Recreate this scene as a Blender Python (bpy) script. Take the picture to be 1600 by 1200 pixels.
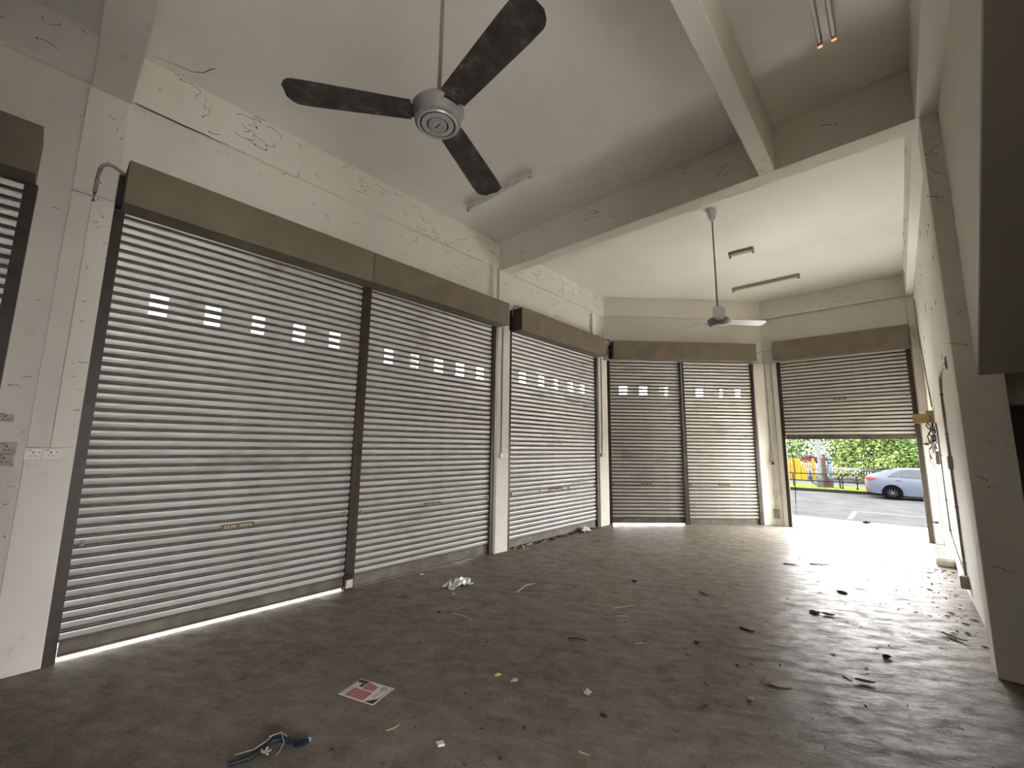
import bpy, bmesh, math, random
from mathutils import Vector, Matrix

for o in list(bpy.data.objects):
    bpy.data.objects.remove(o, do_unlink=True)
scene = bpy.context.scene
COL = scene.collection
R2 = math.sqrt(2.0)

# ------------------------------------------------------------------ camera
cam_d = bpy.data.cameras.new('camera')
cam_d.sensor_fit = 'HORIZONTAL'; cam_d.sensor_width = 36.0
cam_d.lens = 663.05 / 1600 * 36
cam_d.clip_start = 0.03; cam_d.clip_end = 400
cam = bpy.data.objects.new('camera', cam_d); COL.objects.link(cam)
cam.matrix_world = (Matrix.Translation((0, 0, 1.55)) @ Matrix.Rotation(math.radians(42.167), 4, 'Z')
                    @ Matrix.Rotation(math.radians(90 + 8.355), 4, 'X') @ Matrix.Rotation(math.radians(0.727), 4, 'Z'))
scene.camera = cam

# ------------------------------------------------------------------ world, lights, exposure
world = bpy.data.worlds.new('overcast_sky'); scene.world = world
world.use_nodes = True
bg = world.node_tree.nodes['Background']
bg.inputs['Color'].default_value = (1.0, 0.985, 0.965, 1)
bg.inputs['Strength'].default_value = 1.0
scene.view_settings.view_transform = 'Standard'
scene.view_settings.look = 'None'
scene.view_settings.gamma = 1.0
scene.view_settings.use_curve_mapping = False
scene.view_settings.exposure = 5.58
scene.cycles.max_bounces = 10
scene.cycles.diffuse_bounces = 8
scene.cycles.glossy_bounces = 4
scene.cycles.caustics_reflective = False
scene.cycles.caustics_refractive = False
scene.cycles.sample_clamp_indirect = 12.0
scene.cycles.use_denoising = True


def portal(name, loc, rot, sx, sy):          # only guides the sky's sampling through an opening, gives no light itself
    l = bpy.data.lights.new(name, 'AREA'); l.shape = 'RECTANGLE'; l.size = sx; l.size_y = sy
    l.cycles.is_portal = True
    o = bpy.data.objects.new(name, l); COL.objects.link(o); o.location = loc; o.rotation_euler = rot
    return o


portal('door_daylight', (-0.74, 10.56, 0.88), (math.radians(-90), 0, 0), 2.0, 1.80)
portal('added_doorway_portal', (2.85, -0.28, 1.15), (0, math.radians(90), 0), 2.3, 1.0)  # guides sky through the unseen side doorway, which is added as fill

# ------------------------------------------------------------------ helpers
class MB:
    def __init__(s): s.v = []; s.f = []; s.m = []
    def add(s, vs, fs, mi=0):
        b = len(s.v); s.v += [tuple(p) for p in vs]
        s.f += [tuple(b + i for i in f) for f in fs]; s.m += [mi] * len(fs); return s
    def box(s, x0, x1, y0, y1, z0, z1, mi=0):
        v = [(x, y, z) for z in (z0, z1) for (x, y) in ((x0, y0), (x1, y0), (x1, y1), (x0, y1))]
        return s.add(v, [(3, 2, 1, 0), (4, 5, 6, 7), (0, 1, 5, 4), (1, 2, 6, 5), (2, 3, 7, 6), (3, 0, 4, 7)], mi)
    def prism(s, poly, z0, z1, mi=0, axis='z'):
        n = len(poly)
        def P(p, h):
            return {'z': (p[0], p[1], h), 'x': (h, p[0], p[1]), 'y': (p[0], h, p[1])}[axis]
        v = [P(p, z0) for p in poly] + [P(p, z1) for p in poly]
        f = [tuple(range(n - 1, -1, -1)), tuple(range(n, 2 * n))] + [(i, (i + 1) % n, n + (i + 1) % n, n + i) for i in range(n)]
        return s.add(v, f, mi)
    def tube(s, path, r, n=8, mi=0, flat=1.0):
        path = [Vector(p) for p in path]; k = len(path); rings = []
        up = Vector((0, 0, 1))
        for i, p in enumerate(path):
            t = (path[min(i + 1, k - 1)] - path[max(i - 1, 0)]).normalized()
            a = t.cross(up)
            if a.length < 0.05: a = t.cross(Vector((1, 0, 0)))
            a.normalize(); b = a.cross(t)
            rr = r[i] if isinstance(r, (list, tuple)) else r
            rings.append([p + (a * math.cos(2 * math.pi * j / n) + b * math.sin(2 * math.pi * j / n) * flat) * rr for j in range(n)])
        v = [q for ring in rings for q in ring]; f = []
        for i in range(k - 1):
            for j in range(n):
                f.append((i * n + j, i * n + (j + 1) % n, (i + 1) * n + (j + 1) % n, (i + 1) * n + j))
        f.append(tuple(range(n - 1, -1, -1))); f.append(tuple((k - 1) * n + j for j in range(n)))
        return s.add(v, f, mi)
    def lathe(s, prof, c=(0, 0, 0), n=32, mi=0):
        v = []; f = []; k = len(prof)
        for (r, z) in prof:
            for j in range(n):
                a = 2 * math.pi * j / n
                v.append((c[0] + r * math.cos(a), c[1] + r * math.sin(a), c[2] + z))
        for i in range(k - 1):
            for j in range(n):
                f.append((i * n + j, i * n + (j + 1) % n, (i + 1) * n + (j + 1) % n, (i + 1) * n + j))
        f.append(tuple(range(n - 1, -1, -1))); f.append(tuple((k - 1) * n + j for j in range(n)))
        return s.add(v, f, mi)
    def mesh(s, name, mats, smooth=False, off=(0, 0, 0), recalc=True):
        me = bpy.data.meshes.new(name)
        me.from_pydata([(p[0] - off[0], p[1] - off[1], p[2] - off[2]) for p in s.v], [], s.f)
        for m in (mats if isinstance(mats, (list, tuple)) else [mats]): me.materials.append(m)
        for i, p in enumerate(me.polygons): p.material_index = s.m[i]
        if recalc:
            bm = bmesh.new(); bm.from_mesh(me); bmesh.ops.recalc_face_normals(bm, faces=bm.faces); bm.to_mesh(me); bm.free()
        if smooth:
            me.polygons.foreach_set('use_smooth', [True] * len(me.polygons))
            try: me.set_sharp_from_angle(angle=math.radians(40))
            except Exception: pass
        me.update(); return me
    def build(s, name, mats, parent=None, smooth=False, local=False, bevel=0, recalc=True):
        off = (0, 0, 0)
        if parent is not None and not local:
            off = parent.location
            if parent.parent is not None: off = off + parent.parent.location
        o = bpy.data.objects.new(name, s.mesh(name, mats, smooth, off, recalc)); COL.objects.link(o)
        if parent is not None: o.parent = parent
        if bevel:
            b = o.modifiers.new('bevel', 'BEVEL'); b.width = bevel; b.segments = 2; b.limit_method = 'ANGLE'
        return o


def tag(o, label=None, cat=None, group=None, kind=None):
    if label: o['label'] = label
    if cat: o['category'] = cat
    if group: o['group'] = group
    if kind: o['kind'] = kind
    return o


def empty(name, loc=(0, 0, 0), rz=0.0):
    o = bpy.data.objects.new(name, None); COL.objects.link(o); o.empty_display_size = 0.1
    o.location = loc; o.rotation_euler = (0, 0, rz); return o


def place(mesh_name, me, parent, loc=(0, 0, 0), rot=(0, 0, 0)):
    o = bpy.data.objects.new(mesh_name, me); COL.objects.link(o); o.parent = parent
    o.location = loc; o.rotation_euler = rot; return o


# ------------------------------------------------------------------ materials
def new_mat(name):
    m = bpy.data.materials.new(name); m.use_nodes = True
    nt = m.node_tree; b = nt.nodes['Principled BSDF']
    return m, nt, b


def simple(name, col, rough=0.6, metal=0.0, spec=0.5, noise=0.0, nscale=8.0, alpha=None, trans=0.0):
    m, nt, b = new_mat(name)
    b.inputs['Base Color'].default_value = (*col, 1); b.inputs['Roughness'].default_value = rough
    b.inputs['Metallic'].default_value = metal; b.inputs['Specular IOR Level'].default_value = spec
    if trans: b.inputs['Transmission Weight'].default_value = trans
    if noise:
        tc = nt.nodes.new('ShaderNodeTexCoord'); n = nt.nodes.new('ShaderNodeTexNoise')
        n.inputs['Scale'].default_value = nscale; n.inputs['Detail'].default_value = 5
        nt.links.new(tc.outputs['Object'], n.inputs['Vector'])
        r = nt.nodes.new('ShaderNodeValToRGB')
        r.color_ramp.elements[0].position = 0.32; r.color_ramp.elements[1].position = 0.7
        r.color_ramp.elements[0].color = (*[c * (1 - noise) for c in col], 1)
        r.color_ramp.elements[1].color = (*[min(1, c * (1 + noise * 0.5)) for c in col], 1)
        nt.links.new(n.outputs['Fac'], r.inputs['Fac']); nt.links.new(r.outputs['Color'], b.inputs['Base Color'])
    return m


def ramp(nt, fac, stops):
    r = nt.nodes.new('ShaderNodeValToRGB'); el = r.color_ramp.elements
    while len(el) < len(stops): el.new(0.5)
    for e, (p, c) in zip(el, stops):
        e.position = p; e.color = (*c, 1) if len(c) == 3 else c
    nt.links.new(fac, r.inputs['Fac']); return r.outputs['Color']


def noise_node(nt, vec, scale, detail=4, rough=0.55, mapping=None):
    if mapping:
        mp = nt.nodes.new('ShaderNodeMapping'); mp.inputs['Scale'].default_value = mapping
        nt.links.new(vec, mp.inputs['Vector']); vec = mp.outputs['Vector']
    n = nt.nodes.new('ShaderNodeTexNoise'); n.inputs['Scale'].default_value = scale
    n.inputs['Detail'].default_value = detail; n.inputs['Roughness'].default_value = rough
    nt.links.new(vec, n.inputs['Vector']); return n.outputs['Fac']


def mix(nt, fac, a, b, mode='MIX'):
    m = nt.nodes.new('ShaderNodeMix'); m.data_type = 'RGBA'; m.blend_type = mode
    for sock, val in ((m.inputs[0], fac), (m.inputs[6], a), (m.inputs[7], b)):
        if isinstance(val, (int, float)): sock.default_value = val
        elif isinstance(val, tuple): sock.default_value = (*val, 1)
        else: nt.links.new(val, sock)
    return m.outputs[2]


def bump(nt, b, h, strength, dist=0.01):
    n = nt.nodes.new('ShaderNodeBump'); n.inputs['Strength'].default_value = strength; n.inputs['Distance'].default_value = dist
    nt.links.new(h, n.inputs['Height']); nt.links.new(n.outputs['Normal'], b.inputs['Normal'])


def wall_paint(name, col, dirt=(0.30, 0.26, 0.20), dirt_amt=0.5):
    m, nt, b = new_mat(name)
    tc = nt.nodes.new('ShaderNodeTexCoord').outputs['Object']
    big = noise_node(nt, tc, 0.9, 5, 0.6)
    c = ramp(nt, big, [(0.3, tuple(x * 0.90 for x in col)), (0.68, col)])
    blot = noise_node(nt, tc, 5.0, 8, 0.68)
    f = ramp(nt, blot, [(0.60, (0, 0, 0)), (0.78, (dirt_amt,) * 3)])
    c = mix(nt, f, c, dirt)
    spk = noise_node(nt, tc, 38.0, 3, 0.7)
    f2 = ramp(nt, spk, [(0.70, (0, 0, 0)), (0.78, (dirt_amt * 0.9,) * 3)])
    c = mix(nt, f2, c, tuple(x * 0.5 for x in dirt))
    nt.links.new(c, b.inputs['Base Color'])
    b.inputs['Roughness'].default_value = 0.75; b.inputs['Specular IOR Level'].default_value = 0.25
    bump(nt, b, noise_node(nt, tc, 22.0, 6, 0.6), 0.12, 0.006)
    return m


M = {}
M['paint'] = wall_paint('dirty_white_wall_paint', (0.81, 0.785, 0.72), dirt_amt=0.45)
M['ceil'] = wall_paint('white_ceiling_paint', (0.84, 0.82, 0.775), dirt_amt=0.10)
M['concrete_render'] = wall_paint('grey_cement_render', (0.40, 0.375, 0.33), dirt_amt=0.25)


def floor_mat():
    m, nt, b = new_mat('worn_cement_floor')
    tc = nt.nodes.new('ShaderNodeTexCoord').outputs['Object']
    rot = nt.nodes.new('ShaderNodeMapping'); rot.inputs['Rotation'].default_value = (0, 0, math.radians(-30)); nt.links.new(tc, rot.inputs['Vector'])
    rv = rot.outputs['Vector']
    a = noise_node(nt, tc, 0.55, 6, 0.6); bb = noise_node(nt, tc, 5.5, 10, 0.74)
    st = noise_node(nt, rv, 4.5, 10, 0.78, mapping=(0.9, 2.4, 1))
    c1 = ramp(nt, a, [(0.3, (0.155, 0.136, 0.108)), (0.55, (0.215, 0.194, 0.162)), (0.75, (0.280, 0.258, 0.222))])
    c2 = ramp(nt, bb, [(0.30, (0.52, 0.50, 0.47)), (0.52, (1.0, 0.99, 0.97)), (0.74, (1.30, 1.27, 1.22))])
    c = mix(nt, 0.85, c1, c2, 'MULTIPLY')
    f = ramp(nt, st, [(0.50, (0, 0, 0)), (0.70, (0.42,) * 3)])
    c = mix(nt, f, c, (0.36, 0.34, 0.305))
    f = ramp(nt, st, [(0.28, (0.55,) * 3), (0.42, (0, 0, 0))])
    c = mix(nt, f, c, (0.085, 0.073, 0.056))
    sp = noise_node(nt, tc, 26, 5, 0.78)
    f = ramp(nt, sp, [(0.60, (0, 0, 0)), (0.69, (0.85,) * 3)])
    c = mix(nt, f, c, (0.045, 0.038, 0.030))
    fine = noise_node(nt, tc, 90, 4, 0.7)
    c = mix(nt, 0.55, c, ramp(nt, fine, [(0.35, (0.62, 0.61, 0.60)), (0.65, (1.30, 1.30, 1.30))]), 'MULTIPLY')
    nt.links.new(c, b.inputs['Base Color'])
    rr = ramp(nt, st, [(0.34, (0.62,) * 3), (0.52, (0.42,) * 3), (0.66, (0.34,) * 3)])
    nt.links.new(rr, b.inputs['Roughness'])
    nt.links.new(ramp(nt, st, [(0.36, (0.010,) * 3), (0.60, (0.07,) * 3)]), b.inputs['Specular IOR Level'])
    h = noise_node(nt, rv, 22.0, 10, 0.76, mapping=(0.9, 2.0, 1))
    bump(nt, b, h, 0.30, 0.010)
    return m


M['floor'] = floor_mat()


def slat_mat():
    m, nt, b = new_mat('galvanised_slat')
    tc = nt.nodes.new('ShaderNodeTexCoord').outputs['Object']
    oi = nt.nodes.new('ShaderNodeObjectInfo').outputs['Random']
    add = nt.nodes.new('ShaderNodeVectorMath'); add.operation = 'ADD'
    nt.links.new(tc, add.inputs[0])
    cmb = nt.nodes.new('ShaderNodeCombineXYZ')
    mul = nt.nodes.new('ShaderNodeMath'); mul.operation = 'MULTIPLY'; mul.inputs[1].default_value = 37.0
    nt.links.new(oi, mul.inputs[0]); nt.links.new(mul.outputs[0], cmb.inputs[2]); nt.links.new(cmb.outputs[0], add.inputs[1])
    v = add.outputs[0]
    n = noise_node(nt, v, 3.0, 6, 0.65, mapping=(1.0, 6, 6))
    c = ramp(nt, n, [(0.3, (0.54, 0.53, 0.50)), (0.6, (0.69, 0.685, 0.665))])
    rst = noise_node(nt, v, 1.6, 5, 0.7, mapping=(1, 8, 8))
    f = ramp(nt, rst, [(0.62, (0, 0, 0)), (0.80, (0.55,) * 3)])
    c = mix(nt, f, c, (0.20, 0.14, 0.09))
    pos = nt.nodes.new('ShaderNodeNewGeometry').outputs['Position']
    sm = noise_node(nt, pos, 1.5, 6, 0.62, mapping=(0.7, 0.7, 1.8))
    f = ramp(nt, sm, [(0.58, (0, 0, 0)), (0.76, (0.62,) * 3)])
    c = mix(nt, f, c, (0.17, 0.135, 0.105))
    nt.links.new(c, b.inputs['Base Color'])
    b.inputs['Metallic'].default_value = 0.25; b.inputs['Roughness'].default_value = 0.42
    return m


M['slat'] = slat_mat()
M['slat_interlock'] = simple('darker_interlock_steel', (0.215, 0.20, 0.175), 0.55, metal=0.1, noise=0.35, nscale=9)  # darker tone for the rolled interlock strips
M['brown'] = simple('brown_painted_steel', (0.210, 0.172, 0.122), 0.5, noise=0.18, nscale=3)
M['brown_dark'] = simple('dark_brown_steel', (0.045, 0.033, 0.022), 0.5, noise=0.35, nscale=9)
M['bar'] = simple('grimy_bottom_bar_steel', (0.17, 0.145, 0.115), 0.6, noise=0.4, nscale=6)
M['black'] = simple('blackened_steel', (0.02, 0.018, 0.015), 0.6)
M['rod'] = simple('bare_steel_rod', (0.62, 0.60, 0.55), 0.35, metal=0.6)
M['yellow_sticker'] = simple('yellow_sticker', (0.62, 0.42, 0.10), 0.5, noise=0.4, nscale=60)
M['rust_plate'] = simple('rusty_lock_plate', (0.20, 0.14, 0.08), 0.6, noise=0.5, nscale=60)
M['pale_print'] = simple('pale_print', (0.75, 0.70, 0.55), 0.5)
def grimy_blade():
    m, nt, b = new_mat('grimy_fan_blade')
    tc = nt.nodes.new('ShaderNodeTexCoord').outputs['Object']
    n1 = noise_node(nt, tc, 9, 8, 0.75); n2 = noise_node(nt, tc, 45, 6, 0.8, mapping=(0.6, 1.6, 1))
    c = ramp(nt, n1, [(0.38, (0.026, 0.022, 0.018)), (0.55, (0.062, 0.053, 0.045)), (0.70, (0.19, 0.168, 0.148))])
    f = ramp(nt, n2, [(0.58, (0, 0, 0)), (0.70, (0.7,) * 3)])
    nt.links.new(mix(nt, f, c, (0.022, 0.018, 0.014)), b.inputs['Base Color']); b.inputs['Roughness'].default_value = 0.5
    return m


M['fan_dirty'] = grimy_blade()
M['fan_white'] = simple('white_enamel', (0.74, 0.74, 0.73), 0.35, noise=0.05, nscale=10)
M['fan_grey'] = simple('grey_enamel', (0.30, 0.29, 0.28), 0.35, metal=0.2, noise=0.2, nscale=20)
M['fan_ring'] = simple('silver_ring', (0.52, 0.52, 0.52), 0.3, metal=0.4)
M['fan_rod'] = simple('dull_brass_rod', (0.30, 0.27, 0.20), 0.45, metal=0.2)
M['fix_white'] = simple('white_lamp_casing', (0.62, 0.60, 0.55), 0.45, noise=0.15, nscale=12)
M['fix_grey'] = simple('grey_lamp_casing', (0.36, 0.34, 0.30), 0.5, noise=0.2, nscale=12)
M['tube'] = simple('unlit_glass_tube', (0.80, 0.80, 0.78), 0.15)
M['copper'] = simple('copper_coloured_cap', (0.55, 0.26, 0.16), 0.35, metal=0.7)
M['plastic'] = simple('aged_white_plastic', (0.70, 0.68, 0.60), 0.4, noise=0.15, nscale=20)
M['plastic_dim'] = simple('grubby_plastic', (0.42, 0.39, 0.32), 0.5, noise=0.3, nscale=25)
M['conduit'] = simple('painted_conduit', (0.60, 0.58, 0.52), 0.5, noise=0.2, nscale=10)
M['conduit_grey'] = simple('grey_conduit', (0.34, 0.32, 0.28), 0.5, noise=0.25, nscale=10)
M['cable'] = simple('black_cable', (0.03, 0.028, 0.025), 0.55)
M['cable_white'] = simple('white_cable', (0.68, 0.66, 0.62), 0.5)
M['wood'] = simple('pale_plywood', (0.56, 0.42, 0.21), 0.6, noise=0.18, nscale=7)
M['web'] = simple('dusty_cobweb', (0.055, 0.048, 0.038), 0.9, spec=0.1)
M['dirt'] = simple('dark_dirt', (0.045, 0.038, 0.028), 0.9, spec=0.1)
M['straw'] = simple('dry_straw', (0.52, 0.44, 0.31), 0.7)
M['paper'] = simple('paper', (0.72, 0.70, 0.65), 0.7)
M['red_print'] = simple('red_print', (0.42, 0.085, 0.075), 0.6)
M['black_print'] = simple('black_print', (0.025, 0.023, 0.022), 0.6)
M['dry_leaf'] = simple('dry_leaf', (0.17, 0.105, 0.05), 0.7, noise=0.4, nscale=30)
M['yellow_leaf'] = simple('yellow_leaf', (0.58, 0.48, 0.07), 0.6)
M['navy'] = simple('navy_strap', (0.006, 0.011, 0.022), 0.4)
M['cyan'] = simple('cyan_plastic', (0.22, 0.55, 0.68), 0.4)
M['film'] = simple('crumpled_clear_plastic', (0.80, 0.79, 0.75), 0.25, trans=0.45)
M['grey_wad'] = simple('grey_wad', (0.40, 0.39, 0.36), 0.8)
M['bracket_red'] = simple('red_brown_board', (0.16, 0.07, 0.05), 0.7)


# =================================================================== SETTING
def P2(t, k):
    return ((t - k) / R2, (t + k) / R2)


def struct(name, mb, mat, label=None, parent=None, bevel=0):
    o = mb.build(name, mat, parent, bevel=bevel)
    if parent is None: tag(o, label, None, None, 'structure')
    return o


ZC, ZB = 4.82, 4.33
struct('floor', MB().prism([(-4.86, -6.2), (3.0, -6.2), (3.0, 10.62), (-2.15, 10.62), (-4.86, 7.95)], -0.03, 0.0), M['floor'],
       'worn grey cement floor with scattered litter')
struct('ceiling', MB().box(-4.9, 3.1, -6.3, 10.85, ZC, ZC + 0.2), M['ceil'], 'off-white plastered ceiling slab')
struct('wall_left', MB().box(-4.85, -4.57, -6.2, 8.003, 3.40, ZC).box(-4.85, -4.57, -6.2, -2.75, 0, 3.40).box(-4.85, -4.57, -0.214, 0.195, 0, 3.40), M['paint'],
       'dirty white wall above the long row of shutters')
struct('wall_corner', MB().prism([(-4.57, 8.003), (-2.073, 10.5), (-2.2, 10.8), (-4.85, 8.15)], 3.40, ZC), M['paint'],
       'white wall above the two shutters set across the corner')
struct('wall_back', MB().box(-2.073, 0.65, 10.5, 10.78, 3.40, ZC), M['paint'], 'white wall above the half-open shutter')
struct('wall_right', MB().box(0.43, 0.65, 4.95, 10.78, 0, ZC), M['paint'], 'white side wall with conduits beside the open doorway')
struct('wall_rear', MB().box(-4.85, 3.0, -6.2, -6.0, 0, ZC), M['paint'],
       'rear wall behind the viewer')
struct('wall_side', MB().box(2.8, 3.0, -6.0, -0.75, 0, ZC).box(2.8, 3.0, 0.20, 7.2, 0, ZC).box(2.8, 3.0, -0.75, 0.20, 2.3, ZC).box(1.15, 2.8, 1.30, 1.45, 0, ZC).box(0.6, 0.72, -1.6, -0.25, 0, ZC).box(0.72, 2.8, -1.6, -1.45, 0, ZC).box(0.615, 2.8, 4.80, 4.98, 1.90, ZC), M['concrete_render'],  # doorway and baffle walls out of view are added to light the near bay
       'unpainted cement wall and lintel past the right-hand pillar, with unseen doorway and baffles added for fill light')
struct('wall_store', MB().box(0.65, 2.8, 7.0, 7.2, 0, ZC), M['concrete_render'], 'back wall of the dark recess')

trims = [
    ('white beam crossing the ceiling from wall to wall, farther one', MB().box(-4.53, 0.50, 4.65, 4.87, ZB, ZC)),
    ('white beam crossing the ceiling directly above the nearest left pillar', MB().box(-4.53, 2.8, -0.04, 0.20, ZB, ZC)),
    ('slim white beam running lengthwise across the middle of the ceiling', MB().box(-0.825, -0.68, 0.20, 4.65, ZB, ZC).box(-0.825, -0.68, -6.0, -0.04, ZB, ZC)),
    ('white beam along the right side above the stair', MB().box(0.345, 0.49, -6.0, -0.04, ZB, ZC).box(0.345, 0.49, 0.20, 4.65, ZB, ZC)),
    ('white beam along the top of the right-hand wall by the doorway', MB().box(0.33, 0.43, 4.87, 10.45, ZB + 0.03, ZC)),
    ('white beam along the top of the left shutter wall', MB().box(-4.57, -4.53, -6.0, 7.995, 4.38, ZC)),
    ('white beam above the corner shutters', MB().prism([(-4.57, 8.003), (-2.073, 10.5), (-2.073 + 0.03, 10.45), (-4.53, 7.965)], 4.40, ZC)),
    ('white beam above the half-open doorway', MB().box(-2.043, 0.43, 10.45, 10.5, 4.40, ZC)),
    ('scuffed white pillar at the left with two sockets on it', MB().box(-4.57, -4.5, -0.05, 0.195, 0, 1.5).box(-4.57, -4.535, -0.05, 0.065, 1.5, 3.45)
     .box(-4.57, -4.5, 0.065, 0.195, 1.5, 3.45).box(-4.57, -4.5, -0.05, 0.195, 3.45, ZB + 0.05)),
    ('white pillar between the double and the single shutter', MB().box(-4.85, -4.49, 4.63, 4.90, 0, 3.40).box(-4.57, -4.49, 4.63, 4.88, 3.40, ZB + 0.05)),
    ('white pillar at the left end of the corner shutters', MB().prism([(-4.85, 7.64), (-4.5, 7.64), (-4.5, 7.987), P2(2.46, 9.1), (-4.85, 8.2)], 0, 3.40)),
    ('white pillar between the corner shutters and the doorway', MB().prism([P2(5.71, 8.83), (-2.038, 10.45), (-1.80, 10.45), (-1.80, 10.78), (-2.5, 10.78), P2(5.71, 9.1)], 0, 3.40)),
    ('white jamb pillar to the right of the doorway', MB().box(0.306, 0.43, 10.47, 10.78, 0, 3.40).box(0.325, 0.43, 10.40, 10.47, 0, 3.40).box(0.325, 0.43, 10.40, 10.5, 3.40, ZB + 0.03)),
    ('big shadowed pillar at the right edge of the room', MB().box(0.366, 0.615, 4.65, 4.95, 0, ZB)),
    ('slim white casing above the housing beside the middle pillar', MB().box(-4.57, -4.515, 4.52, 4.60, 3.76, 4.38)),
    ('slim white casing above the housing at the corner pillar', MB().box(-4.57, -4.515, 7.46, 7.57, 3.80, 4.33)),
]
for i, (lab, mb) in enumerate(trims):
    struct('trim_%d' % (i + 1), mb, M['paint'], lab, bevel=0.006)
# stair flight rising towards the viewer on the right
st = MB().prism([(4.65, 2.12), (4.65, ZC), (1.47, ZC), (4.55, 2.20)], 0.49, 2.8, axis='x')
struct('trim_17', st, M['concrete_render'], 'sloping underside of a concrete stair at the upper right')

tag(MB().prism([(4.648, 2.125), (4.648, ZB), (1.9, ZB), (1.9, 4.453), (4.552, 2.20)][:2] + [(2.045, ZB), (4.548, 2.202)], 0.482, 0.49, axis='x').build('trim_18', M['paint']), 'white plastered side of the stair at the upper right', None, None, 'structure')

# outside ground
out = MB().prism([(-5.2, -12), (12, -12), (12, 12.6), (-5.2, 12.6)], -0.75, -0.032)
struct('floor_apron', out, simple('pale_concrete_apron', (0.70, 0.69, 0.66), 0.8, noise=0.1, nscale=2), 'bright concrete apron outside the doorway')  # pale concrete base colour
road = MB().box(-60, 60, 12.6, 29.0, -0.9, -0.70)
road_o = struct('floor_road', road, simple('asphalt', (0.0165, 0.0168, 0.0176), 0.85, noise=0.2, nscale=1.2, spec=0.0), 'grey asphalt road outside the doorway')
mk = MB().box(-1.50, -1.36, 18.3, 20.9, -0.70, -0.696).box(-1.36, 12, 20.75, 20.9, -0.70, -0.696).box(-60, -10, 20.75, 20.9, -0.70, -0.696)
mk.build('parking_line', simple('road_paint', (0.028, 0.028, 0.028), 0.8, spec=0.0), road_o)
verge = MB().box(-60, 60, 29.25, 33.0, -0.9, -0.56)
struct('floor_verge', verge, simple('verge_grass', (0.028, 0.038, 0.008), 0.9, noise=0.6, nscale=5, spec=0.0), 'narrow green verge across the road')
kerb = MB().box(-60, 60, 29.0, 29.25, -0.9, -0.55)
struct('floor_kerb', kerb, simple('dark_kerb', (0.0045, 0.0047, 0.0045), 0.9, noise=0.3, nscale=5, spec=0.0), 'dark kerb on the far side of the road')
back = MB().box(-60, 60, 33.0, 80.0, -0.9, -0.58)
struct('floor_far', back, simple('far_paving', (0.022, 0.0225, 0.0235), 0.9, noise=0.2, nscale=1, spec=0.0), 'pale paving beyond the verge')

struct('wall_sky_blocker', MB().box(-15.6, -15.0, -20, 12, -0.75, 11.0), simple('sky_blocker_render', (0.22, 0.22, 0.21), 0.9, noise=0.08, nscale=1, spec=0.1), 'blank wall added across the side street to keep low sky off the left shutters')  # added to block low sky, so less glow enters under the shutters
struct('floor_side_street', MB().box(-15.0, -5.2, -20, 12.6, -0.75, -0.045), simple('side_street_asphalt', (0.085, 0.085, 0.085), 0.9, spec=0.1), 'side street running along the left shutters')

# =================================================================== ROLLER SHUTTERS
PITCH = 0.072
PROF = [(0.000, 0.000), (0.005, 0.000), (0.0075, 0.009), (0.011, 0.012), (0.0145, 0.009), (0.017, 0.000), (0.022, 0.000), (0.0245, 0.004),
        (0.027, 0.0175), (0.037, 0.0225), (0.051, 0.0270), (0.062, 0.0287), (0.0695, 0.0270), (0.072, 0.000)]
INTERLOCK = 8          # the rolled interlock below this profile index takes the darker steel colour
HB = (9, 11)       # profile indices between which a look-out slot is cut
TH = 0.0025


def slat_mesh(W, holes=None):
    n = len(PROF)
    us = [0.0, W]
    for h in holes or []:
        us += [h[0], h[0] + 0.008, h[1] - 0.008, h[1]]
    us = sorted(us); mb = MB()
    v = []
    for u in us:
        for (z, d) in PROF: v.append((u, -d, z))
        for (z, d) in PROF: v.append((u, -d + TH, z))
    def idx(i, j, back): return i * 2 * n + (n if back else 0) + j
    f = []; g = []
    for i in range(len(us) - 1):
        mid = 0.5 * (us[i] + us[i + 1])
        h = None
        for hh in holes or []:
            if hh[0] < mid < hh[1]: h = hh
        for j in range(n - 1):
            full = h and (h[0] + 0.008 < mid < h[1] - 0.008)
            if full and HB[0] <= j < HB[1]: continue
            f.append((idx(i, j, 0), idx(i + 1, j, 0), idx(i + 1, j + 1, 0), idx(i, j + 1, 0)))
            f.append((idx(i, j + 1, 1), idx(i + 1, j + 1, 1), idx(i + 1, j, 1), idx(i, j, 1)))
            g += [1 if (j < INTERLOCK or j == n - 2) else 0] * 2
    mb.add(v, f); mb.m = g; return mb.mesh('slat', [M['slat'], M['slat_interlock']], recalc=False)


def glyphs(mb, x0, x1, z0, z1, y0, y1, seed, mi=0):
    rnd = random.Random(seed); x = x0
    w = (x1 - x0) / 9
    for k in range(9):
        if k in (4,): x += w; continue
        h = z1 - z0
        mb.box(x + 0.1 * w, x + 0.32 * w, y0, y1, z0, z1, mi)
        if rnd.random() < 0.7: mb.box(x + 0.1 * w, x + 0.75 * w, y0, y1, z1 - 0.2 * h, z1, mi)
        if rnd.random() < 0.5: mb.box(x + 0.1 * w, x + 0.75 * w, y0, y1, z0, z0 + 0.2 * h, mi)
        if rnd.random() < 0.6: mb.box(x + 0.55 * w, x + 0.75 * w, y0, y1, z0 + 0.2 * h, z1 - 0.2 * h, mi)
        x += w


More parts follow.
